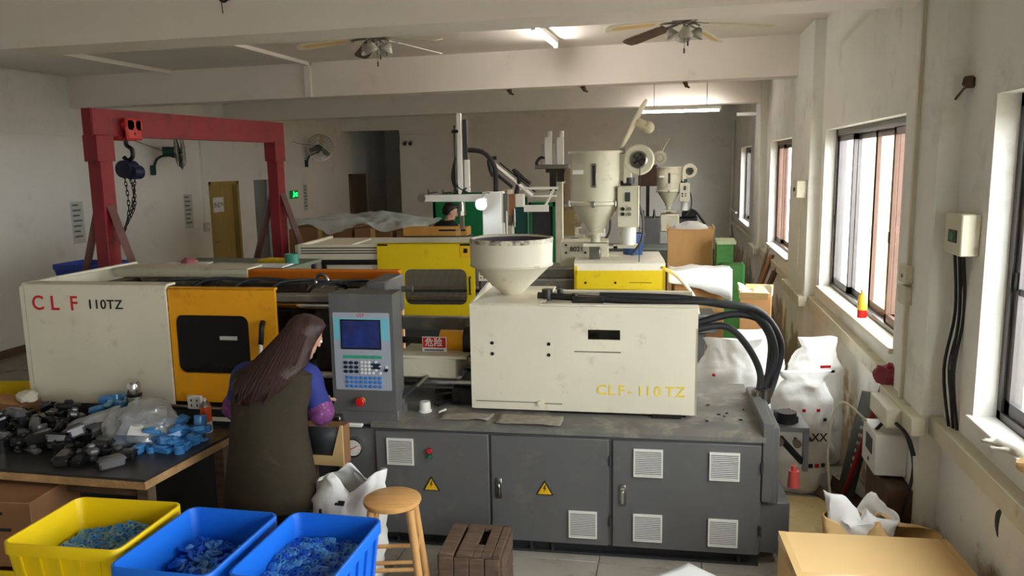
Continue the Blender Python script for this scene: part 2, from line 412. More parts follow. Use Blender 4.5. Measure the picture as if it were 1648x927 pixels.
# windows: aluminium frame, four sliding sashes each
for n, (a, b) in enumerate(WINS):
    wn = thing('window_%d' % (n + 1), 'x', 'window', (XR + .1, a, ZS)); del wn['category']; struct(wn)
    wn['label'] = ['row window by the rear of the hall', 'row window opposite the open floor', 'tall sliding window with dirty track above the gloves', 'four pane sliding window with bottle on its sill',
                   'sliding window between the two plaster columns', 'narrow looking sliding window by the end wall'][n]
    W, H_ = b - a, ZH - ZS; fm = alumb if n in (4,) else alum
    G().box(0, .09, 0, W, 0, .04).box(0, .09, 0, W, H_ - .06, H_).box(0, .09, 0, .045, 0, H_).box(0, .09, W - .045, W, 0, H_).obj('frame', fm, wn)
    k = 4; sw = (W - .09) / k
    for i in range(k):
        y0 = .045 + sw * i - (.02 if i else 0); y1 = .045 + sw * (i + 1) + (.02 if i < k - 1 else 0); x0 = .015 if i % 3 == 0 else .05
        sm = alumb if (n == 3 and i in (0, 1)) or n == 4 else alum
        s = G().box(x0, x0 + .03, y0, y0 + .05, .04, H_ - .06).box(x0, x0 + .03, y1 - .05, y1, .04, H_ - .06).box(x0, x0 + .03, y0, y1, .04, .10).box(x0, x0 + .03, y0, y1, H_ - .11, H_ - .06)
        if n == 2: s.box(x0 + .005, x0 + .025, y0, y1, .60, .63)
        so = s.obj('sash', sm, wn)
        G().box(x0 + .012, x0 + .018, y0 + .05, y1 - .05, .10, H_ - .11).obj('pane', glass, so)
        G().box(x0 - .008, x0, y1 - .035, y1 - .015, .62, .70).obj('latch', black, so)
    G().box(-.13, .0, -.02, W + .02, -.035, .002, .004).obj('sill', whitep if n != 3 else creamw, wn)

# doors in the opposite wall
d = thing('door_1', 'x', 'door', (XL, DA[0], 0)); del d['category']; struct(d); d['label'] = 'closed yellow wooden door with a white notice'
w_ = DA[1] - DA[0]
G().box(-.26, .01, 0, .07, 0, DZ).box(-.26, .01, w_ - .07, w_, 0, DZ).box(-.26, .01, 0, w_, DZ - .06, DZ).obj('door_frame', amber, d)
G().box(-.14, -.10, .07, w_ - .07, 0, DZ - .06).obj('door_leaf', amber, d)
G().cyl((-.10, .17, 1.0), (-.04, .17, 1.0), .012).cyl((-.04, .17, 1.0), (-.04, .30, 1.0), .012).obj('handle', steel, d)
nt_ = G().box(-.10, -.097, .27, .62, 1.55, 1.83).obj('notice', paper, d)
text('办公室', .11, (-.095, .445, 1.68), ink, nt_, 'notice_lettering', (90, 0, 90), ax='CENTER')
d = thing('door_2', 'x', 'door', (XL, 19.85, 0)); del d['category']; struct(d); d['label'] = 'narrow brown door inside the shadowed alcove'
G().box(-.02, .03, 0, .95, 0, 2.1, .004).obj('door_leaf', dwood, d)
G().box(-.02, .05, -.08, 0, 0, 2.18).box(-.02, .05, .95, 1.03, 0, 2.18).box(-.02, .05, -.08, 1.03, 2.1, 2.18).obj('door_frame', dwood, d)
G().ball((.06, .85, 1.0), .03).obj('knob', steel, d)

# cable trunking along the window wall and over the ceiling
g = G()
for a, b in ((-5.9, -.2), (.4, 4.38), (4.92, 8.25), (9.4, 12.85), (13.6, 19.4)): g.box(1.35, XR + .01, a, b, .90, 1.0, .004)
for a, b in ((-.2, .4), (4.38, 4.92), (8.25, 9.4), (12.85, 13.6)): g.box(1.25, 1.32, a - .06, b + .06, .90, 1.0, .004)
struct(g.obj('trim_1', creamd))['label'] = 'long cable trunking ledge below the window sills'
g = G().box(-4.62, -4.54, 5.3, 9.75, ZC - .04, ZC).box(-4.62, -4.54, 9.62, 9.69, 3.25, ZC)
struct(g.obj('trim_2', beamm))['label'] = 'white conduit running down the beam face'
g = G().box(-6.7, -6.62, 5.3, 9.8, ZC - .05, ZC)
struct(g.obj('trim_3', beamm))['label'] = 'white conduit along the ceiling near the plain wall'
g = G().box(XL, XL + .04, 7.5, 19.4, 2.86, 2.90).box(XL, XL + .05, 13.05, 13.10, 1.35, 2.9).box(XL, XL + .05, 15.95, 16.0, 0, 3.2)
struct(g.obj('trim_4', wallm))['label'] = 'thin conduit line along the plain white wall'
struct(G().box(-6.8, XR, YE - .04, YE, 3.12, 3.17).obj('trim_5', wallm))['label'] = 'thin conduit line along the end wall'
g = G().cyl((XR - .06, 19.2, 0), (XR - .06, 19.2, 3.3), .03).cyl((XR - .06, 19.2, 1.25), (XR - .06, 17.7, 1.25), .025).cyl((XR - .06, 13.5, 3.1), (1.0, 13.5, 3.1), .03)
struct(g.obj('trim_6', wallr))['label'] = 'water pipe in the corner by the end wall'
struct(G().box(XL, XL + .02, YB, DA[0], 0, .10).obj('baseboard_left', woodd))['label'] = 'dark skirting of the plain white wall'

# outdoors
struct(G().box(XR + .3, 40, -30, 60, -.6, -.5).obj('ground_outside', floorm))['label'] = 'paved yard outside the windows'
struct(G().box(5, 6, 13.5, 22.8, -.5, 5.2).obj('wall_neighbour', beige))['label'] = 'tan rendered wall of the neighbouring building'
# ------------------------------------------------------------------ moulding machine in front
A = thing('injection_moulding_machine', 'large grey and cream injection moulding machine with amber safety door and white feed funnel', 'machine', (0.527, 4.464, 0), 1.9)
# base of the injection side
bs = G().box(-2.50, 0, .012, 1.02, .09, .765, .006).obj('base_cabinet', grey, A)
g = G().prism([(-.012, .775), (-.012, .80), (.03, .822), (1.05, .822), (1.05, .775)], -2.32, .012, 'x')
g.obj('base_deck', greytop, A)
g = G()
for y in (.05, .85): g.box(-2.45, 0, y, y + .09, .075, .09).box(-2.45, 0, y, y + .09, 0, .015).box(-2.45, 0, y + .038, y + .05, 0, .09)
for x in (-1.35, -1.22, -.12, -2.2): g.box(x, x + .015, .05, .14, .01, .08)
g.obj('skid_rail', dgrey, A)
def vent(x, z, par, m=whitep):
    fr = [(x + .168, z + .168), (x, z + .168), (x, z), (x + .168, z)]; ho = [(x + .160, z + .160), (x + .008, z + .160), (x + .008, z + .008), (x + .160, z + .008)]
    v = G().prism(fr, -.020, .012, 'y', hole=ho).obj('vent_grille', m, par)
    G().box(x + .006, x + .162, -.004, -.001, z + .006, z + .162).obj('vent_backing', m, v)
    s_ = G()
    for k in range(14): s_.rbox((x + .084, -.015, z + .0135 + k * .0108), (.154, .012, .0045), (-28, 0, 0))
    s_.obj('vent_louvers', m, v)['kind'] = 'stuff'
    return v
def door(x0, x1, z0=.095, z1=.757):
    o = G().box(x0, x1, -.008, .014, z0, z1, .004).obj('cabinet_door', grey, A); return o
d1 = door(-2.295, -1.588); d2 = door(-1.574, -.872); d3 = door(-.848, -.012)
vent(-2.222, .545, d1); vent(-1.107, .140, d2)
for x, z in ((-.727, .542), (-.297, .542), (-.727, .142), (-.297, .138)): vent(x, z, d3)
def warning(x, z, par):
    g = G().prism([(x - .052, z - .042), (x + .052, z - .042), (x, z + .048)], -.0125, -.008).obj('warning_sign', black, par)
    G().prism([(x - .042, z - .037), (x + .042, z - .037), (x, z + .036)], -.0140, -.0125).obj('warning_sign', warny, par)
    G().prism([(x + .002, z + .022), (x - .010, z - .004), (x + .000, z - .001), (x - .006, z - .026), (x + .010, z + .004), (x + .001, z + .002), (x + .008, z + .022)], -.0152, -.0140).obj('warning_bolt', black, par)
warning(-1.948, .430, d1); warning(-1.25, .440, d2)
def latch(x, z, par):
    G().box(x - .02, x + .02, -.016, -.006, z - .065, z + .065, .004).obj('latch_plate', steel, par)
    G().box(x - .010, x + .010, -.026, -.014, z - .05, z + .03, .004).cyl((x, -.028, z + .045), (x, -.012, z + .045), .010, seg=12).obj('latch_handle', chrome, par)
latch(-1.53, .425, d2); latch(-.789, .42, d3)
G().box(-1.965, -1.938, -.02, -.006, .59, .66, .004).obj('switch_plate', dgrey, d1)
G().cyl((-1.951, -.03, .645), (-1.951, -.01, .645), .015).obj('stop_button', redp, d1)
G().cyl((-1.951, -.03, .607), (-1.951, -.01, .607), .012).obj('start_button', greenp, d1)
for z in (.22, .60):
    G().cyl((-.006, -.018, z), (-.006, -.018, z + .06), .008, seg=8).obj('hinge', dgrey, A)
    G().cyl((-.862, -.012, z), (-.862, -.012, z + .06), .007, seg=8).obj('hinge', dgrey, A)
g = G().cyl((-2.433, -.035, .646), (-2.433, .02, .646), .06, seg=32).obj('pressure_gauge', chrome, A)
G().cyl((-2.433, -.038, .646), (-2.433, -.034, .646), .05, seg=32).obj('gauge_face', whitep, g)
G().rbox((-2.425, -.040, .650), (.05, .002, .005), (0, -28, 0)).obj('gauge_needle', redp, g)
for k in range(9):
    a = R(-40 + k * 32.5); G().rbox((-2.433 + .042 * math.cos(a), -.0388, .646 + .042 * math.sin(a)), (.009, .001, .002), (0, -math.degrees(a), 0)).obj('gauge_tick', black, g)
# electrical boxes on the end
G().box(.002, .09, .02, .85, .40, .86, .006).box(-.004, .055, -.004, .6, .42, .885, .004).obj('terminal_box', grey, A)
G().box(.0, .165, .05, .7, .085, .40, .006).obj('lower_terminal_box', grey, A)
# bracket with oil filter behind the end
b = G().box(.10, .33, .42, .72, .70, .73).box(.30, .33, .42, .46, .45, .71).box(.10, .13, .42, .46, .45, .71).obj('filter_bracket', grey, A)
G().cyl((.21, .52, .73), (.21, .52, .80), .06).box(.15, .28, .5, .64, .73, .775, .006).cyl((.16, .42, .66), (.30, .45, .50), .02).obj('oil_filter', black, b)
G().cyl((.15, .40, .64), (.15, .44, .64), .03).cyl((.26, .40, .63), (.26, .44, .63), .025).obj('oil_fitting', steel, b)
# clamp side: base, cover, safety door
G().box(-4.72, -2.50, .10, 1.05, .0, .82, .008).obj('clamp_base', dgrey, A)
g = G().prism([(.10, .825), (.10, 1.60), (.112, 1.622), (.135, 1.63), (.22, 1.63), (.22, 1.615), (.14, 1.615), (.118, 1.60), (.118, .825)], -4.72, -3.70, 'x')
cc = g.obj('clamp_cover', cream, A)
G().prism([(.10, .825), (.10, 1.60), (.135, 1.63), (1.15, 1.63), (1.15, .825)], -4.755, -4.725, 'x').obj('clamp_end_cover', cream, A)
text('C', .135, (-4.67, .098, 1.497), redp, cc, sx=.95); text('L', .135, (-4.535, .098, 1.497), redp, cc); text('F', .135, (-4.39, .098, 1.497), redp, cc, sx=.95)
text('110TZ', .085, (-4.262, .098, 1.494), black, cc, sp=1.12)
G().box(-4.66, -3.57, .93, 1.17, 1.612, 1.626, .004).prism([(.93, 1.56), (.93, 1.626), (.938, 1.626), (.938, 1.56)], -4.66, -3.57, 'x').obj('top_tray', creamd, A)
G().tube([(-4.76, .30, 1.618), (-4.66, 1.20, 1.628), (-4.62, 1.21, 1.60), (-4.61, 1.21, 1.3)], .013, 8).obj('guard_edge_rail', cream, A)
hole = rrect(-3.665, -3.155, 1.045, 1.43, .05); 
sd = G().prism(outer_for(hole, -3.70, -2.965, .855, 1.608), .125, .150, 'y', hole=hole).box(-3.70, -2.965, .125, .17, 1.595, 1.61).obj('safety_door', yel, A)
G().prism(rrect(-3.66, -3.16, 1.05, 1.425, .05), .136, .141).obj('door_window', smoke, sd)
G().box(-3.36, -3.24, .128, .132, 1.27, 1.295).obj('window_label', papers, sd)
G().tube([(-3.075, .118, 1.25), (-3.055, .085, 1.27), (-3.045, .085, 1.36), (-3.05, .118, 1.395)], .017, 10, smooth=4).obj('door_handle', black, sd)
G().cyl((-3.062, .085, 1.18), (-3.058, .085, 1.27), .012).obj('handle_grip', whitep, sd)
G().cyl((-4.65, .13, .845), (-2.35, .06, .80), .013).obj('door_rail', steel, A)
G().box(-3.38, -2.37, -.03, .0, .778, .80, .004).obj('front_strip', whitep, A)
G().box(-2.62, -2.50, -.05, .05, .80, .85, .004).obj('strip_bracket', steel, A)
# platens, tie bars, toggle, mould
def plat(x0, x1, m=dsteel): return G().box(x0, x1, .26, .98, .84, 1.55, .03).obj('platen', m, A)
plat(-4.62, -4.44); plat(-3.42, -3.24); sp = G().box(-2.56, -2.42, .26, 1.0, .84, 1.56, .02).box(-2.50, -2.36, .50, .90, 1.34, 1.60, .01).obj('fixed_platen', grey, A)
for y in (.33, .91):
    for z in (1.0, 1.47): G().cyl((-4.65, y, z), (-2.38, y, z), .034, seg=16).obj('tie_bar', chrome, A)
for s in (-1, 1):
    g = G()
    for z in (1.08, 1.38): g.tube([(-4.44, .62 + s * .16, z), (-3.95, .62 + s * .16, z + (.05 if z > 1.2 else -.05)), (-3.42, .62 + s * .16, z)], .045, 8)
    g.obj('toggle_link', dsteel, A)
G().cyl((-4.44, .62, 1.22), (-3.6, .62, 1.22), .06).box(-4.05, -3.85, .40, .84, 1.1, 1.34, .01).obj('crosshead', dsteel, A)
G().box(-3.24, -2.98, .38, .86, 1.0, 1.42, .008).box(-3.24, -3.2, .34, .90, .96, 1.46).obj('mould_half', dsteel, A)
G().box(-2.82, -2.56, .38, .86, 1.0, 1.42, .008).box(-2.60, -2.56, .34, .90, .96, 1.46).obj('mould_half', dsteel, A)
G().cyl((-2.95, .62, 1.50), (-2.75, .62, 1.50), .05).lathe([(.025, 0), (.025, .05)], (-2.86, .62, 1.5)).tube([(-2.86 + .045 * math.cos(R(t)), .62, 1.585 + .045 * math.sin(R(t))) for t in range(-90, 271, 24)], .012, 8).obj('eye_bolt', steel, A)
G().box(-4.4, -2.5, .26, .36, 1.50, 1.545, .006).box(-4.4, -2.5, .88, .98, 1.50, 1.545, .006).obj('top_guide_rail', greytop, A)
G().cyl((-3.62, .62, 1.50), (-3.0, .62, 1.50), .07).cyl((-3.72, .62, 1.50), (-3.62, .62, 1.50), .085).obj('ejector_cylinder', dsteel, A)
for i in range(5):
    x = -4.1 + i * .3; G().tube([(x, .45, 1.5), (x + .1, .5 + .1 * math.sin(i), 1.59), (x + .3, .75, 1.57), (x + .42, .9, 1.5)], .012, 6, smooth=4).obj('hydraulic_line', rubber, A)
G().box(-3.72, -2.45, 1.10, 1.125, 1.0, 1.60, .006).prism([(1.06, 1.585), (1.06, 1.60), (1.13, 1.60), (1.13, 1.585)], -3.72, -2.45, 'x').obj('rear_safety_door', orange, A)
G().box(-4.72, -2.45, 1.13, 1.16, .82, 1.54).obj('rear_guard', creamd, A)
G().box(-2.56, -1.80, .88, .96, 1.20, 1.29, .006).obj('rear_rail', greytop, A)
G().cyl((-2.37, .56, 1.52), (-2.28, .56, 1.52), .022).cyl((-2.37, .56, 1.42), (-2.28, .56, 1.42), .022).cyl((-2.37, .84, 1.5), (-2.28, .84, 1.5), .022).obj('platen_bolt', steel, sp)
# control panel
cp = G().prism([(.0, .875), (.0, 1.60), (.17, 1.60), (.17, .875)], -2.555, -2.155, 'x').obj('control_panel', grey, A)
bpy.context.view_layer.update()
G().box(-2.565, -2.145, .01, .20, .78, .878, .01).obj('control_panel_foot', grey, A)
fp = G().prism(rrect(-2.533, -2.178, 1.008, 1.488, .008), -.004, .001).obj('face_plate', facep, cp)
G().box(-2.530, -2.181, -.0052, -.004, 1.318, 1.455).obj('cyan_band', cyanp, fp)
G().box(-2.487, -2.232, -.0075, -.004, 1.262, 1.446, .001).obj('screen_bezel', black, fp)
G().box(-2.478, -2.241, -.0085, -.0075, 1.272, 1.438).obj('screen', screenm, fp)
text('CLF', .026, (-2.357, -.005, 1.472), redp, fp, 'brand_lettering', ax='CENTER', sp=1.2)
G().box(-2.478, -2.232, -.0055, -.004, 1.205, 1.225).obj('label_strip', keygreen, fp)
def keys(name, m, pts, r, sxx=1):
    g = G()
    for x, z in pts: g.lathe([(r, 0), (r, .004), (r * .8, .0055), (0, .0055)], (x, -.004, z), 10, (90, 0, 0), sxx)
    o = g.obj(name, m, fp); o['kind'] = 'stuff'
keys('dark_keys', keydark, [(-2.464 + i * .034, 1.178 - j * .027) for i in range(3) for j in range(3)] + [(-2.289 + i * .017, 1.168 - j * .017) for i in range(3) for j in range(2)], .0105, 1.35)
keys('white_keys', keywhite, [(-2.362 + i * .023, 1.182 - j * .022) for i in range(3) for j in range(4)] + [(-2.272, 1.185), (-2.295, 1.16), (-2.249, 1.16), (-2.272, 1.135), (-2.29, 1.116), (-2.245, 1.116), (-2.205, 1.155)], .0088)
keys('blue_keys', keyblue, [(-2.455 + i * .0295, 1.085 - j * .026) for i in range(8) for j in range(3)], .0105, 1.3)
G().lathe([(.010, 0), (.010, .012), (0, .012)], (-2.205, -.004, 1.137), 12, (90, 0, 0)).obj('key_switch', black, fp)
eb = G().cyl((-2.373, -.012, .94), (-2.373, .002, .94), .022).obj('emergency_stop_collar', warny, cp)
G().lathe([(.012, 0), (.012, .014), (.028, .016), (.028, .030), (.022, .036), (0, .038)], (-2.373, -.010, .94), 20, (90, 0, 0)).obj('emergency_stop_button', redp, cp)
# nozzle side
G().prism([(-2.30, .83), (-2.06, 1.01), (-2.05, 1.0), (-2.28, .82)], .12, .85, 'y').obj('chute_plate', steel, A)
G().box(-2.27, -1.87, .38, .85, .99, 1.118, .006).box(-2.27, -1.80, .38, .85, 1.118, 1.135).obj('carriage_block', creamd, A)
for y in (.42, .82): G().cyl((-2.26, y, .95), (-.45, y, .95), .026).obj('carriage_rod', chrome, A)
nz_ = G().cyl((-2.02, .60, 1.19), (-1.66, .60, 1.19), .072, seg=24).obj('nozzle_guard', yel, A)
G().cyl((-2.42, .60, 1.19), (-2.02, .60, 1.19), .02, .03).obj('nozzle', dsteel, A)
dg = G().box(-2.125, -1.96, .50, .506, 1.13, 1.235).obj('danger_sign', whitep, A)
G().box(-2.12, -1.965, .497, .50, 1.163, 1.23).obj('danger_sign_field', redp, dg)
text('危险', .06, (-2.105, .494, 1.196), whitep, dg, 'danger_lettering')
G().box(-2.11, -1.98, .497, .50, 1.14, 1.152).obj('danger_small_print', ink, dg)
G().box(-1.90, -.5, .35, .95, .825, .93, .01).obj('injection_carriage', dsteel, A)
G().cyl((-1.85, .6, 1.19), (-.5, .6, 1.19), .11).obj('barrel', dsteel, A)
G().box(-.95, -.42, .40, .82, 1.02, 1.38, .01).obj('hydraulic_motor_block', dgrey, A)
# injection cover: front sheet, folded top lips, end sheets
ic = plate(-1.722, -.36, .848, 1.502, .22, .232, [(-1.008, -.815, 1.300, 1.362), (-1.091, -.811, 1.221, 1.228), (-1.71, -1.325, .893, .899), (-1.275, -1.165, .888, .8945)]).obj('injection_cover', creamw, A)
G().prism([(.22, 1.50), (.235, 1.514), (.36, 1.514), (.36, 1.504), (.236, 1.504), (.226, 1.495)], -1.722, -1.30, 'x').box(-1.30, -.36, .22, .27, 1.504, 1.514).obj('cover_top_lip', creamw, A)
G().prism([(.22, .85), (.22, 1.51), (.80, 1.56), (.95, 1.50), (.95, .85)], -1.734, -1.722, 'x').obj('cover_end_sheet', creamw, A)
G().box(-1.72, -1.28, .36, .95, 1.500, 1.512).obj('cover_top_plate', creamw, A)
G().box(-1.34, -.358, .90, .914, .86, 1.492).box(-1.34, -.358, .86, .914, 1.482, 1.494).obj('cover_back_sheet', cream, A)
G().box(-.372, -.36, .22, .914, .85, 1.38).obj('cover_rear_end', creamw, A)
for x in (-1.597, -1.246):
    for z in (1.200, 1.268): G().cyl((x, .216, z), (x, .222, z), .011).obj('cover_hole', black, ic)
G().cyl((-1.30, .205, .895), (-1.30, .22, .895), .018).obj('cover_knob', creamw, ic)
fy = M('faded_yellow_lettering', (240, 212, 84), .5)
for ch, x in zip('CLF-110TZ', (-.955, -.885, -.825, -.768, -.715, -.668, -.612, -.545, -.485)): text(ch, .088, (x, .2185, .988), fy, ic)
G().box(-1.25, -.42, .26, .86, .822, .85).box(-.62, -.45, .22, .4, .80, .85).obj('cover_runner', dsteel, A)
g = G().cyl((-1.28, .45, 1.50), (-1.28, .45, 1.57), .035).cyl((-1.34, .45, 1.53), (-.92, .42, 1.515), .022).cyl((-1.2, .47, 1.52), (-1.2, .47, 1.57), .02).cyl((-1.1, .42, 1.50), (-1.1, .42, 1.55), .018).box(-1.12, -.92, .38, .46, 1.49, 1.535, .008)
g.obj('pipe_fitting', dsteel, A)
# hoses
for pts, r in (([(-.92, .42, 1.515), (-.6, .42, 1.50), (-.30, .45, 1.50), (-.05, .6, 1.43), (.12, .72, 1.24), (.13, .75, 1.0), (.07, .62, .83)], .022),
               ([(-.95, .44, 1.53), (-.5, .45, 1.52), (-.2, .5, 1.48), (.05, .66, 1.40), (.20, .78, 1.18), (.17, .74, .98), (.09, .60, .83)], .026),
               ([(-.45, .55, 1.30), (-.30, .56, 1.36), (-.1, .60, 1.40), (.08, .68, 1.33), (.16, .72, 1.12), (.10, .66, .95), (.05, .60, .83)], .024),
               ([(-.45, .50, 1.28), (-.30, .50, 1.33), (-.15, .55, 1.32), (-.02, .60, 1.18), (.06, .62, 1.0), (.03, .57, .83)], .022)):
    h = G().tube(pts, r, 12, smooth=8).obj('hose', rubber, A)
    G().cyl(pts[-1], Vector(pts[-1]) + Vector((0, 0, .09)), r * 1.35).obj('hose_ferrule', steel, h)
# feed funnel
fu = G().lathe([(.045, 1.49), (.05, 1.50), (.262, 1.705), (.268, 1.71), (.272, 1.875), (.266, 1.88), (.258, 1.872), (.255, 1.71), (.04, 1.52)], (-1.535, .62, 0), 48).obj('feed_funnel', creamw, A)
G().lathe([(.2545, 1.72), (.257, 1.868)], (-1.535, .62, 0), 48).lathe([(.0, 1.53), (.25, 1.715)], (-1.535, .62, 0), 48).obj('funnel_lining', M('purple_grey_lining', (92, 84, 96), .6, var=.15), fu)
G().lathe([(.2735, 1.855), (.2742, 1.868), (.272, 1.882), (.262, 1.884)], (-1.535, .62, 0), 48).obj('funnel_rim', M('chipped_rim', (222, 212, 188), .5, var=.05, dirt=((70, 60, 56), .75, 14)), fu)
G().lathe([(.2685, 1.700), (.2725, 1.704), (.2725, 1.712), (.2685, 1.716)], (-1.535, .62, 0), 48).obj('funnel_seam', creamd, fu)
G().box(-1.62, -1.45, .54, .70, 1.40, 1.50, .008).obj('feed_throat', dsteel, A)
# ------------------------------------------------------------------ bins of moulded parts
def bin_mesh(L, W, Hh):
    """open tapered tub with a rolled rim and outside ribs, base at z = 0"""
    def ring(l, w, r, z, n=4):
        return [(a, b, z) for a, b in rrect(-l / 2, l / 2, -w / 2, w / 2, r, n)]
    t = .035
    g = G().loft([ring(L - 2 * t, W - 2 * t, .03, 0), ring(L - .016, W - .016, .04, Hh - .05), ring(L, W, .045, Hh - .05), ring(L, W, .045, Hh - .004), ring(L - .006, W - .006, .042, Hh),
                  ring(L - .022, W - .022, .036, Hh), ring(L - .03, W - .03, .036, Hh - .02), ring(L - 2 * t - .01, W - 2 * t - .01, .026, .012)])
    return g
def ribs(L, W, Hh):
    g = G(); t = .035
    n = 6
    for i in range(1, n):
        x = -L / 2 + L * i / n; k = 1 - .08
        for s in (-1, 1): g.loft([[(x * k - .006, s * (W / 2 - t + .002), .01), (x * k + .006, s * (W / 2 - t + .002), .01), (x + .006, s * (W / 2 - .006), Hh - .05), (x - .006, s * (W / 2 - .006), Hh - .05)],
                                  [(x * k - .006, s * (W / 2 - t + .012), .01), (x * k + .006, s * (W / 2 - t + .012), .01), (x + .006, s * (W / 2 + .002), Hh - .05), (x - .006, s * (W / 2 + .002), Hh - .05)]])
    for i in range(1, 5):
        y = -W / 2 + W * i / 5; k = .92
        for s in (-1, 1): g.loft([[(s * (L / 2 - t + .002), y * k - .006, .01), (s * (L / 2 - t + .002), y * k + .006, .01), (s * (L / 2 - .006), y + .006, Hh - .05), (s * (L / 2 - .006), y - .006, Hh - .05)],
                                  [(s * (L / 2 - t + .012), y * k - .006, .01), (s * (L / 2 - t + .012), y * k + .006, .01), (s * (L / 2 + .002), y + .006, Hh - .05), (s * (L / 2 + .002), y - .006, Hh - .05)]])
    return g
BH = .29
def tub(name, label, m, x, y, z, rz, L=.56, W=.45, group=None):
    t = thing(name, label, 'bin', (x, y, z), rz, group)
    bin_mesh(L, W, BH).obj('tub', m, t); ribs(L, W, BH).obj('rib', m, t)
    return t
BZ = (0.0, .28, .56)
for k, z in enumerate(BZ):
    up = k == 2
    tub('plastic_bin', 'yellow plastic bin of pale clear parts beside two blue bins' if up else 'yellow plastic bin at the %s of its stack' % ('bottom', 'middle')[k], yelbin, -2.43, 2.80, z, 2, .54, .47)
    tub('plastic_bin', 'blue plastic bin half full standing between yellow bin and fuller blue bin' if up else 'blue plastic bin at the %s of the stack by the yellow one' % ('bottom', 'middle')[k], blueb, -1.895, 2.735, z, 90, .56, .435)
    tub('plastic_bin', 'blue plastic bin of clear moulded parts beside the wooden stool' if up else 'blue plastic bin at the %s of the stack by the stool' % ('bottom', 'middle')[k], blueb, -1.415, 2.76, z, 90, .56, .42)
def part_shape(s=1.0):
    """small clear moulded cup, open on one side"""
    return G().box(-.032 * s, .032 * s, -.018 * s, .018 * s, -.008 * s, .008 * s, .006 * s).lathe([(.012 * s, .006 * s), (.014 * s, .014 * s), (.009 * s, .016 * s), (.006 * s, .006 * s)], seg=8)
def heap(name, label, mats, x, y, z, L, W, hfun, n, s=1.0, tidy=0):
    t = thing(name, label, 'parts', (x, y, z)); t['kind'] = 'stuff'
    gs = [G() for _ in mats]
    for i in range(n):
        if tidy:
            c = int(math.sqrt(n * L / W)); px = ((i % c) + .5) / c * L - L / 2; py = ((i // c) + .5) / (n / c) * W - W / 2
            rot = Euler((random.gauss(.5, .15), random.gauss(0, .15), random.gauss(0, .12)))
        else:
            px, py = random.uniform(-L / 2, L / 2), random.uniform(-W / 2, W / 2); rot = Euler((random.gauss(0, .5), random.gauss(0, .5), random.uniform(0, 6.3)))
        gs[i % len(mats)].add(part_shape(s), Matrix.Translation((px, py, hfun(px, py) + random.uniform(-.01, .02))) @ rot.to_matrix().to_4x4())
    for gq, m in zip(gs, mats): gq.obj('moulded_piece', m, t)['kind'] = 'stuff'
    def f(u, v):
        px, py = (u - .5) * L, (v - .5) * W; return (px, py, hfun(px, py) - .012)
    G().sheet(f, 12, 12).jit(.008, 20).obj('lower_layer', mats[0], t)['kind'] = 'stuff'
    return t
heap('clear_parts', 'pale clear blue parts heaped in the yellow bin', [blueclear2, blueclear], -2.42, 2.80, .66, .42, .36, lambda x, y: .06 - .05 * abs(x) + .02 * math.sin(9 * x + 5 * y), 210, 1.15, 1)
heap('clear_parts', 'deep blue clear parts filling the lower half of a blue bin', [bluedeep, blueclear], -1.88, 2.72, .64, .33, .42, lambda x, y: .05 + .03 * math.sin(7 * y), 190, 1.05)
heap('clear_parts', 'rows of clear blue parts almost filling the blue bin by the stool', [blueclear, bluedeep], -1.415, 2.76, .66, .34, .46, lambda x, y: .07 + .01 * math.sin(14 * y), 230, 1.0, 1)

# ------------------------------------------------------------------ work table with loose parts
T = thing('work_table', 'low work table with a worn black top and chipped raw edge', 'table', (-3.42, 3.92, 0))
G().prism([(-.93, -.44), (.725, -.45), (.80, .42), (-.93, .42)], .735, .75, 'z').obj('table_top', tabtop, T)
ed = G().prism([(-.93, -.44), (.725, -.45), (.80, .42), (-.93, .42)], .69, .7345, 'z'); ed.sub(3).jit(.006, 14).obj('raw_edge', woodt, T)
for x, y in ((-.85, -.36), (.60, -.36), (.62, .34), (-.85, .34)): G().box(x, x + .07, y, y + .07, 0, .70, .004).obj('leg', woodd, T)
G().box(-.85, .66, -.34, -.30, .60, .69).box(-.85, .66, .36, .40, .60, .69).obj('apron', woodd, T)
# second board past the worker
tr = thing('parts_chute', 'dark lined wooden chute standing against the machine front', 'chute', (-1.985, 4.30, .0), 0)
G().prism([(-.15, .60), (-.15, .84), (.10, .84), (.10, .60)], -.12, -.03, 'y').obj('chute_body', cardd, tr)
G().face((-.15, -.125, .66), (.03, -.125, .66), (.085, -.125, .835), (-.15, -.125, .835)).obj('dark_lining', dgrey, tr, thick=.004)
G().prism([(-.15, .60), (.10, .60), (.10, .85), (.085, .85), (.03, .66), (-.15, .66)], -.135, -.122).obj('wooden_side', cardl, tr)
for x in (-.14, .06):
    for y in (-.115, -.065): G().box(x, x + .03, y, y + .03, 0, .6).obj('leg', woodd, tr)

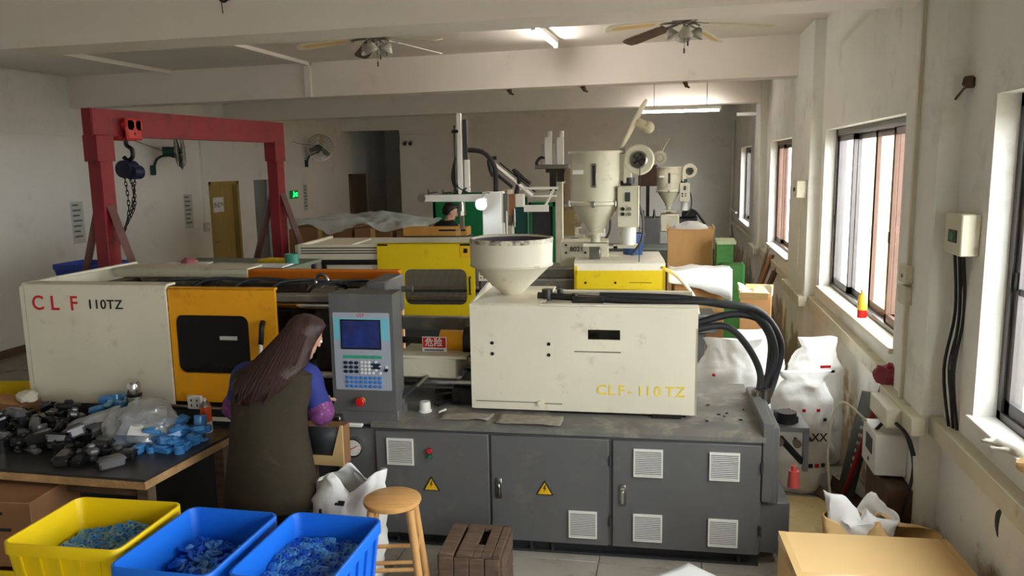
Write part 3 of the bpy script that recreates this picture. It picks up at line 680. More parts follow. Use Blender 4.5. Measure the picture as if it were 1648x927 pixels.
def housing(s, kind):
    g = G()
    if kind == 0: g.box(-.05 * s, .05 * s, -.028 * s, .028 * s, 0, .045 * s, .008 * s).box(-.052 * s, .052 * s, -.03 * s, .03 * s, .03 * s, .036 * s)
    elif kind == 1: g.lathe([(.034 * s, 0), (.036 * s, .05 * s), (.03 * s, .055 * s), (.026 * s, .02 * s), (0, .02 * s)], seg=16)
    else: g.box(-.06 * s, .06 * s, -.022 * s, .022 * s, 0, .03 * s, .01 * s).box(-.02 * s, .02 * s, -.015 * s, .015 * s, .025 * s, .045 * s, .006 * s)
    return g.mesh('moulded_housing')
HM = [housing(1.0, k) for k in range(3)]
def scatter(n, name, label, cat, group, mats, fn):
    cache = {}
    for i in range(n):
        k = (0, 2, 0, 2, 1, 0)[i % 6]; m = mats[i % len(mats)]
        if (k, m.name) not in cache:
            me = HM[k].copy(); me.materials.clear(); me.materials.append(m); cache[(k, m.name)] = me
        o = bpy.data.objects.new(name, cache[(k, m.name)]); COL.objects.link(o)
        x, y, z = fn(i); o.location = (x, y, z); o.rotation_euler = (random.choice((0, 0, .25, -.25)) * (z > .77), random.choice((0, .2, -.2)) * (z > .77), random.uniform(0, 6.28)); s = random.uniform(.9, 1.5) * (.72 if 'clear' in name else 1); o.scale = (s, s, s)
        tag(o, label, cat, group)
def cells(x0, x1, y0, y1, d, layers, skew=0.0):
    """spots for a loose heap: jittered rows, thinner in each upper layer"""
    out = []
    for q, share in enumerate(layers):
        nx, ny = int((x1 - x0) / d), int((y1 - y0) / d)
        for a in range(nx):
            for b in range(ny):
                if random.random() < share:
                    e = q * .35 * d
                    x = x0 + e + (a + .5) * d + random.uniform(-.15, .15) * d; y = y0 + e + (b + .5) * d + random.uniform(-.15, .15) * d + skew * (x - x0)
                    if q == 0 or any(abs(x - p[0]) < d * .7 and abs(y - p[1]) < d * .7 and p[3] == q - 1 for p in out): out.append((x, y, .75 + q * .046, q))
    return out
dk = cells(-4.15, -3.28, 3.68, 4.20, .098, (.86, .62, .34, .15))
scatter(len(dk), 'moulded_housing', 'small glossy dark plastic housing strewn over the black work table', 'plastic part', 'dark housings strewn on the work table', [partblk, partgrey, partblk, partblk, partgrey], lambda i: dk[i][:3])
dk2 = cells(-3.32, -2.95, 3.56, 3.78, .092, (.8, .25))
scatter(len(dk2), 'moulded_housing', 'small glossy dark plastic housing lying by the chipped table edge', 'plastic part', 'dark housings by the table edge', [partblk, partgrey], lambda i: dk2[i][:3])
bl1 = cells(-3.02, -2.68, 3.80, 4.06, .062, (.95, .7, .3), .10)
scatter(len(bl1), 'clear_housing', 'clear blue plastic part spread out in front of the spray can', 'plastic part', 'clear blue parts in front of the spray can', [blueclear], lambda i: bl1[i][:3])
bl2 = cells(-3.64, -3.40, 4.12, 4.32, .066, (1, .9, .8, .5, .2))
scatter(len(bl2), 'clear_housing', 'clear blue plastic part piled behind the plastic bag', 'plastic part', 'clear blue parts piled behind the bag', [blueclear, blueclear2], lambda i: bl2[i][:3])

def crumple(rings, n, amp, sc, seed, caps=(True, True), fine=4, sq=0.0):
    """bag: stacked outlines (cx, cy, z, rx, ry) lofted with fine rings and creased; sq squares the outline off"""
    rr = []
    for a, b in zip(rings, rings[1:]):
        for k in range(fine): rr.append([u + (w_ - u) * k / fine for u, w_ in zip(a, b)])
    rr.append(list(rings[-1])); n = int(n * 1.6)
    def sc_(t):
        c_, s_ = math.cos(t), math.sin(t); f = (abs(c_) ** 4 + abs(s_) ** 4) ** -.25; f = 1 + (f - 1) * sq; return c_ * f, s_ * f
    g = G().loft([[(cx + rx * sc_(2 * math.pi * k / n)[0], cy + ry * sc_(2 * math.pi * k / n)[1], z) for k in range(n)] for cx, cy, z, rx, ry in rr], *caps)
    for v in g.bm.verts:
        q = v.co * sc + Vector((seed * 5.1, seed, seed * 2.2))
        r1 = 1 - 2 * abs(noise.noise(q * 1.6)); r2 = 1 - 2 * abs(noise.noise(q * 3.4 + Vector((3, 1, 7))))   # ridges read as creases
        d = Vector((v.co.x, v.co.y, 0)).normalized() if v.co.xy.length > 1e-4 else Vector((0, 0, 1))
        v.co += noise.noise_vector(q) * amp + d * (r1 * amp * .45 + r2 * amp * .28)
    return g
g = crumple([(0, 0, .004, .20, .12), (0, 0, .04, .235, .15), (.0, 0, .10, .22, .14), (.02, .01, .16, .18, .115), (.04, .02, .21, .12, .085), (.05, .02, .235, .06, .05)], 48, .030, 11, 1, fine=7)
for v in g.bm.verts: v.co.z = max(v.co.z, .002)
bag = g.obj('plastic_bag', bagm, None, loc=(-3.10, 4.02, .75)); tag(bag, 'rumpled clear plastic bag holding blue parts on the table', 'bag')
g = crumple([(0, 0, .0, .10, .06), (-.03, 0, .04, .14, .08), (-.02, .0, .09, .12, .07), (.05, .03, .14, .09, .05), (.10, .05, .18, .05, .03)], 32, .026, 11, 4)
for v in g.bm.verts: v.co.z = max(v.co.z, .002)
tag(g.obj('plastic_bag', bagm, None, loc=(-3.42, 4.0, .75), rz=20), 'flat empty clear plastic bag draped beside the fuller one', 'bag')
bl3 = cells(-3.24, -2.96, 3.93, 4.12, .064, (1, .9, .5))
scatter(len(bl3), 'clear_housing', 'clear blue plastic part inside the rumpled plastic bag', 'plastic part', 'clear blue parts inside the bag', [blueclear, blueclear2], lambda i: bl3[i][:3])
tag(G().box(-.06, .06, -.04, .04, 0, .003).obj('paper_slip', paper, None, loc=(-3.02, 3.89, .86)), 'small white paper slip lying on the plastic bag', 'paper').rotation_euler = (.6, .1, .3)

t = thing('thermos_flask', 'brushed steel thermos flask on the work table', 'flask', (-3.33, 4.27, .75))
G().lathe([(.0, 0), (.042, 0), (.045, .005), (.045, .185), (.043, .19)], seg=24).obj('body', steel, t)
G().lathe([(.043, .19), (.046, .195), (.046, .205), (.043, .21)], seg=24).obj('band', black, t)
G().lathe([(.042, .21), (.042, .265), (.034, .285), (.0, .29)], seg=24).obj('cup_lid', chrome, t)
t = thing('spray_can', 'orange and white spray can standing on the table', 'spray can', (-2.80, 4.215, .75))
G().lathe([(.0, 0), (.032, 0), (.033, .004), (.033, .07)], seg=24).obj('lower_band', whitep, t)
G().lathe([(.0332, .07), (.0332, .165)], seg=24).obj('orange_label', M('orange_label', (230, 92, 44), .4), t)
G().lathe([(.033, .165), (.031, .175), (.018, .19), (.016, .195)], seg=24).obj('shoulder', steel, t)
G().lathe([(.009, .195), (.009, .215), (.0, .216)], seg=12).obj('nozzle', whitep, t)
t = thing('socket_plate', 'white wall socket plate on the machine base', 'socket', (-3.02, 4.428, .86), 1.9)
G().box(-.05, .05, .0, .03, -.045, .045, .005).obj('plate', whitep, t)
for x, z in ((-.02, .015), (.02, .015), (-.02, -.018), (.02, -.018)): G().box(x - .004, x + .004, -.001, .002, z - .008, z + .008).obj('socket_hole', black, t)
t = thing('cardboard_carton', 'low open brown carton at the back of the work table', 'carton', (-4.22, 4.24, .75))
G().box(-.14, .14, -.09, .09, 0, .13, .003).obj('carton_body', cardd, t)
G().rbox((.0, .0, .135), (.27, .17, .006), (0, 4, 0)).obj('carton_flap', card, t)
tag(crumple([(0, 0, 0, .06, .05), (0, 0, .03, .065, .05), (0, 0, .055, .03, .02)], 18, .014, 24, 3).obj('crumpled_tissue', creamw, None, loc=(-4.10, 4.24, .892)), 'crumpled cream tissue on top of the brown carton', 'tissue')
# boxes below and beside the table
t = thing('cardboard_box', 'brown printed cardboard box beneath the work table', 'box', (-3.62, 3.45, .30), 6)
bx = G().box(-.32, .36, -.2, .2, 0, .36, .004).obj('box_body', cardd, t)
for z, l in ((.29, .30), (.25, .22), (.20, .34)): G().box(-.10, -.10 + l, -.203, -.2, z, z + .016).obj('printed_line', sackp, bx)
tub('plastic_bin', 'dull yellow plastic bin beneath the brown printed box', yelbin, -3.60, 3.45, 0, 4, .62, .44)
t = thing('plastic_bin', 'yellow plastic bin on the floor past the machine end', 'bin', (-5.75, 5.6, 0), 10)
bin_mesh(.75, .55, .5).obj('tub', yelb, t); ribs(.75, .55, .5).obj('rib', yelb, t)

# ------------------------------------------------------------------ stool, crate, bags, boxes in front
t = thing('bar_stool', 'round pine bar stool standing in front of the machine', 'stool', (-1.375, 3.60, 0), 14)
G().lathe([(0, .655), (.125, .655), (.142, .662), (.147, .672), (.145, .684), (.135, .69), (0, .691)], seg=40).obj('seat', wood, t)
LG = [(s * .095, q * .095, s * .165, q * .165) for s in (-1, 1) for q in (-1, 1)]
for a, b, c, e in LG: G().tube([(c, e, 0), (a, b, .66)], [.019, .022], 10).obj('leg', woodl, t)
def on_leg(i, z):
    a, b, c, e = LG[i]; f = z / .66; return (c + (a - c) * f, e + (b - e) * f, z)
for i, j, z in ((0, 1, .20), (2, 3, .20), (0, 2, .26), (1, 3, .26), (0, 1, .42), (2, 3, .42), (0, 2, .36), (1, 3, .36)): G().cyl(on_leg(i, z), on_leg(j, z), .011, seg=10).obj('rung', woodl, t)

t = thing('wooden_crate', 'weathered slatted wooden crate on the floor by the stool', 'crate', (-1.03, 3.94, 0), 2)
for x0, x1 in ((-.165, -.085), (-.07, .02), (.065, .12), (.125, .165)): G().box(x0, x1, -.18, .18, .305, .325, .003).jit(.003, 9, x0 * 50).obj('top_slat', woodd, t)
G().box(.02, .065, -.18, -.06, .305, .325, .003).obj('top_slat', woodd, t); G().box(.02, .065, .13, .18, .305, .325, .003).obj('top_slat', woodd, t)
for i in range(4):
    x0 = -.165 + i * .083; G().box(x0, x0 + .078, -.185, -.165, 0, .305, .003).obj('front_slat', woodd, t); G().box(x0, x0 + .078, .165, .185, 0, .305, .003).obj('back_slat', woodd, t)
for s in (-1, 1):
    for i in range(3): G().box(s * .165 - .012, s * .165 + .012, -.165, .165, .01 + i * .10, .10 + i * .10, .003).obj('side_slat', woodd, t)
for x in (-.145, .145):
    for y in (-.145, .145): G().box(x - .018, x + .018, y - .018, y + .018, 0, .30).obj('corner_post', woodd, t)

def open_bag(rings, n, amp, sc, seed, name, label, m, loc, rz=0, thick=.004, cat='bag'):
    g = crumple(rings, n, amp, sc, seed, (True, False), sq=.7)
    ht = max(r[2] for r in rings)
    for v in g.bm.verts:   # the rim rises and dips
        if v.co.z > ht * .6: v.co.z += (v.co.z / ht - .6) * .13 * math.sin(3 * math.atan2(v.co.y, v.co.x) + seed)
    for v in g.bm.verts: v.co.z = max(v.co.z, 0.001)
    o = g.obj(name, m, None, thick=thick, loc=loc, rz=rz); return tag(o, label, cat)
sb = open_bag([(0, 0, 0, .14, .12), (0, 0, .15, .16, .135), (0, 0, .35, .165, .13), (0, 0, .50, .175, .12), (0, .0, .60, .19, .09), (0, 0, .66, .205, .075)], 48, .034, 8, 8, 'woven_bag', 'open white woven bag standing beside the pine stool', sack, (-1.735, 3.90, 0), -6)
for i, (x, z, w_, h_) in enumerate(((-.10, .475, .012, .05), (-.075, .46, .02, .012), (-.03, .475, .09, .016), (-.03, .445, .09, .016), (.0, .56, .05, .010), (.02, .575, .035, .010))):
    G().box(x, x + w_, -.170, -.158, z, z + h_).jit(.002, 40, i).obj('printed_mark', sackp, sb)

t = thing('cardboard_box', 'big light tan cardboard box with taped lid by the window wall', 'box', (.945, 3.42, 0), 3.2)
bx = G().box(-.385, .385, -.43, .43, 0, .545, .004).obj('box_body', cardl, t)
G().box(-.382, .382, -.43, -.004, .5455, .549).obj('lid_flap', cardl, t); G().box(-.382, .382, .004, .43, .5455, .549).obj('lid_flap', cardl, t)
G().box(-.387, .387, -.035, .035, .549, .5505).obj('tape', tapem, t)
G().box(-.387, -.355, -.43, .43, .547, .5508).box(-.3865, -.3855, -.43, .43, .50, .55).obj('edge_tape', tapem, t); G().box(.355, .387, -.43, .43, .547, .5508).obj('edge_tape', tapem, t)
open_bag([(0, 0, 0, .19, .12), (0, 0, .2, .21, .13), (0, 0, .4, .22, .11), (.02, 0, .47, .25, .07), (.05, -.01, .50, .27, .035)], 40, .022, 6, 12, 'paper_sack', 'torn brown paper sack standing behind the tan box', cardl, (1.03, 4.10, 0), 0, .004, 'sack')
open_bag([(0, 0, 0, .10, .06), (0, 0, .05, .13, .06), (-.01, .0, .12, .16, .06), (-.02, .02, .185, .17, .04)], 40, .034, 8, 5, 'white_liner_bag', 'white plastic liner bag sticking out of the paper sack', paper, (.99, 4.12, .39), 0, .003)
tag(G().sheet(lambda u, v: (-.18 + .36 * u, -.15 + .3 * v, .312 + .012 * math.sin(3 * u + 2 * v)), 8, 8).obj('paper_sheet', paper, None, thick=.002, loc=(.10, 3.68, .0), rz=48), 'white paper sheet lying on a box lid in front of the machine', 'paper')
t = thing('cardboard_box', 'small cardboard box under the white paper sheet', 'box', (.10, 3.68, 0), 48)
G().box(-.17, .17, -.14, .14, 0, .29, .003).obj('box_body', cardl, t); G().box(-.17, .17, -.02, .02, .29, .2925).obj('tape', tapem, t)

# small things on the machine deck
def md(lx, ly): c, s = math.cos(R(1.9)), math.sin(R(1.9)); return (.527 + lx * c - ly * s, 4.464 + lx * s + ly * c)
x, y = md(-2.03, .19); t = thing('white_cup', 'small white plastic cup upside down on the machine deck', 'cup', (x, y, .823))
G().lathe([(.042, 0), (.042, .008), (.036, .012), (.034, .06), (.030, .066), (0, .066)], seg=24).obj('cup_body', whitep, t)
x, y = md(-1.92, .20); tag(G().rbox((0, 0, .006), (.012, .075, .012), (0, 0, -20), .002).obj('marker_stick', whitep, None, loc=(x, y, .8225)), 'short white stick lying beside the white cup', 'stick')
for i, (lx, ly, a) in enumerate(((-1.90, .52, 40), (-1.98, .60, 10), (-1.84, .42, 70), (-1.82, .64, -20), (-1.93, .36, 55))):
    x, y = md(lx, ly); t = thing('hand_tool', ['black handled pliers on the oily machine deck', 'short black wrench on the oily machine deck', 'black cable tie tool on the oily machine deck', 'dark steel clamp beside the pliers on the deck', 'thin dark screwdriver on the machine deck'][i], 'tool', (x, y, .823), a)
    G().tube([(-.09, .012, .015), (0, .004, .02), (.05, .0, .02)], [.010, .009, .012], 8).tube([(-.09, -.02, .015), (0, -.004, .02), (.05, .0, .02)], [.010, .009, .012], 8).obj('grip', black, t)
    G().cyl((.04, 0, .02), (.10, 0, .018), .012, .005, 8).obj('jaw', dsteel, t)
for lx, ly, s_, lab in ((-1.75, .10, .16, 'flattened grey rag on the deck beneath the cover'), (-1.35, .08, .2, 'dusty cardboard scrap on the machine deck')):
    x, y = md(lx, ly); tag(G().sheet(lambda u, v: ((u - .5) * s_ * 2, (v - .5) * s_ * .8, .004 + .006 * noise.noise((u * 3, v * 3, lx))), 12, 8).jit(.01, 12, lx).obj('rag', dust, None, thick=.004, loc=(x, y, .828)), lab, 'rag')
for i, (cx, cy) in enumerate(((-.22, .33), (-.17, .36), (-.19, .30), (-.10, .24), (-.27, .52), (-.06, .45), (-.30, .20))):
    x, y = md(cx, cy)
    tag(G().rbox((0, 0, .004), (.02, .008, .008), (0, 0, i * 50)).obj('plastic_chip', black, None, loc=(x, y, .822)), 'tiny black plastic chip on the dusty machine deck', 'chip', 'black chips on the machine deck')
# ------------------------------------------------------------------ people
def capsule(g, a, b, ra, rb, seg=14):
    a, b = Vector(a), Vector(b); g.cyl(a, b, ra, rb, seg); g.ball(a, ra, seg=seg); g.ball(b, rb, seg=seg)
def remesh(o, vox, smooth=4):
    m = o.modifiers.new('r', 'REMESH'); m.mode = 'VOXEL'; m.voxel_size = vox
    s = o.modifiers.new('s', 'SMOOTH'); s.iterations = smooth; s.factor = .5
    dg = bpy.context.evaluated_depsgraph_get(); me = bpy.data.meshes.new_from_object(o.evaluated_get(dg))
    o.modifiers.clear(); old = o.data; mats = list(old.materials); o.data = me
    if not me.materials:
        for q in mats: me.materials.append(q)
    me.shade_smooth(); bpy.data.meshes.remove(old)
def hand(g, w, d, up, s=1):
    """palm, four curled fingers and a thumb: w wrist, d pointing direction, up back of the hand, s = +1 left / -1 right side thumb"""
    w, d, up = Vector(w), Vector(d).normalized(), Vector(up).normalized(); sd = d.cross(up).normalized() * s
    for k, off in enumerate((-.026, -.009, .009, .026)):
        base = w + d * .085 + sd * off; L = (.062, .072, .068, .052)[k]
        capsule(g, w + d * .02 + sd * off * .7, base, .014, .012, 10)
        m1 = base + d * L * .5 - up * .012; m2 = base + d * L * .8 - up * .040
        capsule(g, base, m1, .0095, .009, 8); capsule(g, m1, m2, .009, .0078, 8)
    t0 = w + d * .03 - sd * .03; t1 = t0 + d * .03 - sd * .03 - up * .012; t2 = t1 + d * .03 - sd * .005 - up * .016
    capsule(g, t0, t1, .013, .011, 8); capsule(g, t1, t2, .011, .009, 8)
def head(g, c, R3):
    """skull, jaw, nose, brow, ears about centre c; face towards local +y"""
    def P(*v): return Vector(c) + R3 @ Vector(v)
    rot = [math.degrees(a) for a in R3.to_euler()]
    g.ball(P(0, -.008, .02), .088, .86, 1.06, 1.12, 20, rot); g.ball(P(0, .03, -.045), .062, .9, .9, 1.15, 16, rot)
    capsule(g, P(0, .088, .005), P(0, .106, -.022), .009, .013, 8)
    capsule(g, P(-.035, .074, .022), P(.035, .074, .022), .012, .012, 8)
    capsule(g, P(-.018, .080, -.062), P(.018, .080, -.062), .008, .008, 8)
    g.ball(P(0, .07, -.095), .024, seg=10, rot=rot)
    for s in (-1, 1): g.ball(P(s * .078, -.012, -.008), .026, .35, .7, 1.15, 10, rot)
def person(name, label, loc, J, hrot, hair_m, top_m, trou_m, vox=.006):
    """J: joint positions; body is one remeshed skin surface, clothes and hair are children"""
    t = thing(name, label, 'person', loc)
    g = G(); R3 = Euler([R(a) for a in hrot]).to_matrix()
    cp_ = lambda a, b, ra, rb: capsule(g, J[a], J[b], ra, rb)
    cp_('pelvis', 'belly', .125, .115); cp_('belly', 'chest', .115, .125); cp_('chest', 'neck0', .10, .06); cp_('neck0', 'head', .048, .046)
    head(g, J['head'], R3)
    for s in 'lr':
        cp_('chest', 'sh' + s, .08, .055); cp_('sh' + s, 'el' + s, .048, .038); cp_('el' + s, 'wr' + s, .037, .026)
        d = Vector(J['wr' + s]) - Vector(J['el' + s]); hand(g, J['wr' + s], d, (0, 0, 1), 1 if s == 'l' else -1)
        cp_('pelvis', 'hip' + s, .11, .085); cp_('hip' + s, 'kn' + s, .082, .055); cp_('kn' + s, 'an' + s, .053, .036)
        capsule(g, J['an' + s], Vector(J['an' + s]) + Vector((0, .12, -.035)), .036, .026)
    b = g.obj('body', skin, t); remesh(b, vox)
    for s in (-1, 1):
        p = Vector(J['head']) + R3 @ Vector((s * .032, .080, .006)); G().ball(p, .012, seg=10).obj('eye', whitep, t)
        G().ball(p + R3 @ Vector((0, .008, 0)), .006, seg=8).obj('pupil', black, t)
    G().ball(Vector(J['head']) + R3 @ Vector((0, .086, -.062)), .016, 1.3, .4, .35, 10, [math.degrees(a) for a in R3.to_euler()]).obj('mouth', M(name + '_lips', (170, 92, 86), .5), t)
    for s in 'lr':
        tp = G().tube([Vector(J['hip' + s]) + Vector((0, 0, .04)), Vector(J['hip' + s]) * .6 + Vector(J['kn' + s]) * .4, J['kn' + s], Vector(J['an' + s]) + Vector((0, 0, .01))], [.105, .098, .075, .066], 18, smooth=4)
        tp.jit(.008, 9).obj('trouser_leg', trou_m, t)
        a = Vector(J['an' + s]); g2 = G(); capsule(g2, a + Vector((0, -.02, -.045)), a + Vector((0, .15, -.055)), .046, .036)
        for v in g2.bm.verts: v.co.z = max(v.co.z, 0.0)
        g2.obj('shoe', shoem, t)
    return t, R3
def sec(c, rx, ry, n=32, rz=0, fl=0):
    return [(c[0] + rx * math.cos(2 * math.pi * k / n + rz), c[1] + ry * math.sin(2 * math.pi * k / n + rz), c[2] + fl * math.cos(2 * math.pi * k / n + rz)) for k in range(n)]

# worker at the mould, seen from behind, bent a little over her work
J = dict(pelvis=(0, 0, .86), belly=(.01, .02, 1.0), chest=(.02, .07, 1.15), neck0=(.05, .13, 1.285), head=(.155, .205, 1.40), shl=(-.165, .09, 1.20), shr=(.20, .10, 1.205), ell=(-.255, .10, 1.0), elr=(.265, .12, .99), wrl=(-.16, .31, .99), wrr=(.18, .33, .99),
         hipl=(-.09, 0, .80), hipr=(.09, 0, .80), knl=(-.10, .03, .43), knr=(.10, .01, .43), anl=(-.11, -.02, .075), anr=(.10, -.04, .075))
wk, R3 = person('person', 'worker with long dark hair in a brown sleeveless coat bending over the machine', (-2.185, 3.86, 0), J, (-24, 10, -32), hairm, coatm, trous)
g = G().loft([sec((.0, -.01, .50), .275, .20), sec((.0, -.01, .60), .262, .19), sec((0, 0, .75), .235, .175), sec((.005, .0, .90), .215, .165), sec((.01, .02, 1.03), .205, .16), sec((.015, .05, 1.14), .222, .158), sec((.018, .075, 1.225), .232, .14), sec((.03, .10, 1.272), .165, .11), sec((.045, .12, 1.295), .085, .075)], False, False)
g.jit(.014, 6).jit(.005, 18, 3).obj('coat', coatm, wk, thick=.012)
for s in 'lr':
    a, e, w_ = Vector(J['sh' + s]), Vector(J['el' + s]), Vector(J['wr' + s])
    G().tube([a + Vector((.07 if s == 'l' else -.07, -.01, .02)), a + Vector((0, 0, .0)), a * .55 + e * .45, e + (a - e) * .12], [.06, .076, .070, .066], 18, smooth=4).jit(.007, 12).obj('sleeve', sleeve, wk)
    G().tube([e + (a - e) * .2, e, e * .5 + w_ * .5, w_ + (e - w_) * .1], [.070, .074, .062, .040], 18, smooth=5).jit(.008, 16).obj('floral_sleeve_cover', floral, wk)
hc = Vector(J['head']); g = G()
def HP(*v): return hc + R3 @ Vector(v)
n = 36
rings = []
for z, rx, ry, cy in ((.128, .012, .015, -.01), (.122, .05, .06, -.01), (.10, .083, .095, -.012), (.06, .098, .112, -.016), (.0, .104, .112, -.026), (-.06, .105, .10, -.035)):
    rings.append([HP(rx * math.cos(2 * math.pi * k / n), cy + ry * math.sin(2 * math.pi * k / n) * (1 if math.sin(2 * math.pi * k / n) < 0 else (.62 if z < .08 else 1)), z) for k in range(n)])
for (c, rx, ry) in (((.07, .06, 1.28), .145, .15), ((.025, .01, 1.235), .17, .13), ((-.005, -.045, 1.19), .165, .10), ((-.02, -.085, 1.14), .125, .06), ((-.02, -.11, 1.10), .06, .025)):
    rings.append([(c[0] + rx * math.cos(2 * math.pi * k / n + R3.to_euler().z * .4), c[1] + ry * math.sin(2 * math.pi * k / n + R3.to_euler().z * .4), c[2]) for k in range(n)])
g.loft(rings, True, True)
for v in g.bm.verts:
    q = Vector((v.co.x * 26, v.co.y * 26, v.co.z * 5)); v.co += noise.noise_vector(q) * .015 + noise.noise_vector(q * .4) * .012
g.obj('hair', hairm, wk, ang=60)
for i in range(16):
    a = -2.6 + i * .14; p0 = HP(.098 * math.cos(a), -.02 + .105 * math.sin(a), .02); p1 = Vector((.02 + .16 * math.cos(a), .0 + .12 * math.sin(a), 1.22)); p2 = Vector((-.02 + .13 * math.cos(a), -.09 + .07 * math.sin(a), 1.10 + .02 * (i % 4)))
    G().tube([p0, p1, p2], [.012, .014, .003], 6, smooth=5).obj('hair_lock', hairm, wk)

# second worker standing at the green machine
J2 = dict(pelvis=(0, 0, .98), belly=(0, .01, 1.12), chest=(0, .03, 1.32), neck0=(.01, .05, 1.50), head=(.05, .08, 1.645), shl=(-.19, .04, 1.42), shr=(.19, .04, 1.42), ell=(-.25, .10, 1.14), elr=(.25, .10, 1.14), wrl=(-.14, .33, 1.10), wrr=(.16, .33, 1.10),
          hipl=(-.095, 0, .92), hipr=(.095, 0, .92), knl=(-.10, .02, .50), knr=(.10, .02, .50), anl=(-.11, -.02, .08), anr=(.11, -.02, .08))
mn, R3 = person('person', 'worker with short black hair in a black jacket standing by the green machine', (-3.13, 10.75, .06), J2, (-22, 0, -62), hairk, jacket, trous, .008)
G().loft([sec((0, 0, .86), .22, .16), sec((0, .01, 1.05), .205, .15), sec((0, .02, 1.25), .225, .16), sec((0, .03, 1.40), .235, .14), sec((.0, .04, 1.475), .16, .10), sec((.005, .05, 1.53), .075, .07)], False, False).jit(.012, 7).obj('jacket', jacket, mn, thick=.012)
for s in 'lr':
    a, e, w_ = Vector(J2['sh' + s]), Vector(J2['el' + s]), Vector(J2['wr' + s])
    G().tube([a + Vector((0, 0, .015)), a * .5 + e * .5, e, e * .4 + w_ * .6, w_ + (e - w_) * .05], [.082, .074, .066, .056, .05], 16, smooth=4).jit(.006, 12).obj('sleeve', jacket, mn)
hc = Vector(J2['head']); n = 28; rings = []
for z, rx, ry, cy in ((.128, .01, .01, -.01), (.12, .055, .065, -.01), (.09, .085, .10, -.012), (.05, .095, .108, -.02), (.0, .092, .09, -.04), (-.05, .078, .06, -.055), (-.07, .05, .03, -.06)):
    rings.append([hc + R3 @ Vector((rx * math.cos(2 * math.pi * k / n), cy + ry * math.sin(2 * math.pi * k / n) * (1 if math.sin(2 * math.pi * k / n) < 0 or z > .06 else .45), z)) for k in range(n)])
G().loft(rings).jit(.006, 30).obj('hair', hairk, mn, ang=60)
st = thing('foot_platform', 'low dark wooden platform under the worker in the black jacket', 'platform', (-3.13, 10.78, 0)); G().box(-.35, .35, -.22, .28, .03, .06, .004).obj('deck', woodd, st)
for x in (-.33, .27): G().box(x, x + .06, -.2, .26, 0, .03).obj('runner', woodd, st)
# ------------------------------------------------------------------ red gantry with chain hoist
GA = thing('lifting_gantry', 'dark red steel lifting gantry with braced posts', 'gantry', (-5.0, 6.25, 0), -6.45)
G().box(-.05, .05, -.10, 2.78, 2.66, 2.68).box(-.05, .05, -.10, 2.78, 2.88, 2.90).box(-.008, .008, -.10, 2.78, 2.66, 2.90).box(-.05, .05, -.11, -.09, 2.66, 2.90).obj('top_beam', red, GA)
G().box(.045, .055, -.10, 2.78, 2.66, 2.90).obj('beam_web_plate', red, GA)
for y in (0, 2.65):
    G().box(-.07, .07, y - .075, y + .075, 0.01, 2.66, .006).box(-.078, .078, y - .10, y + .10, 2.44, 2.67, .004).obj('post', red, GA)
    G().box(-.14, .14, y - .14, y + .14, 0, .02).obj('foot_plate', red, GA)
    for s in (-1, 1):
        G().tube([(s * .80, y, .02), (s * .07, y, 2.05)], .045, 4).obj('brace', M('brace_brown', (120, 84, 76), .5, var=.15) if 'brace_brown' not in MATS else MATS['brace_brown'], GA)
HO = thing('chain_hoist', 'blue chain hoist hanging from a red trolley on the gantry', 'hoist', (-4.955, 6.56, 2.43))
tr_ = G().box(-.10, .02, -.11, .11, .20, .40, .02).box(.07, .10, -.11, .11, .20, .40, .02).cyl((-.10, -.05, .34), (.10, -.05, .34), .05).cyl((-.10, .07, .34), (.10, .07, .34), .05).cyl((-.30, 0, .26), (.10, 0, .26), .012).obj('trolley', M('trolley_red', (196, 60, 56), .4), HO)
G().tube([(0, 0, .24), (0, 0, .16), (.05, .0, .12), (.05, 0, .05), (0, 0, .02), (-.04, 0, .05)], .02, 8, smooth=5).obj('hook', black, HO)
G().cyl((-.01, -.07, -.06), (-.01, .07, -.06), .08, seg=24).cyl((.04, -.04, -.09), (.04, .09, -.09), .065, seg=24).obj('hoist_body', M('hoist_blue', (28, 34, 58), .4), HO)
def chain(par, pts, n):
    pts, _ = catmull([Vector(p) for p in pts], .01, max(2, n // (len(pts) - 1)))
    g = G()
    for i in range(len(pts) - 1):
        a, b = pts[i], pts[i + 1]; d = (b - a); c = (a + b) / 2; L = d.length * .72; q = d.to_track_quat('Z', 'Y').to_matrix() @ Matrix.Rotation(R(90 * (i % 2)), 3, 'Z')
        g.tube([c + q @ Vector((.011 * math.cos(R(t)), 0, L * math.sin(R(t)))) for t in range(0, 361, 45)], .0042, 5, False)
    return g.obj('chain', dsteel, par)
chain(HO, [(.0, 0, -.12), (-.06, .12, -.4), (-.30, .16, -.75), (-.42, .16, -1.1), (-.45, .16, -1.4)], 36); chain(HO, [(.03, .04, -.13), (-.12, .14, -.45), (-.36, .18, -.85), (-.47, .18, -1.15), (-.48, .18, -1.4)], 36); chain(HO, [(-.02, -.04, -.12), (-.14, .12, -.5), (-.36, .14, -.95), (-.39, .14, -1.2), (-.38, .14, -1.4)], 36)

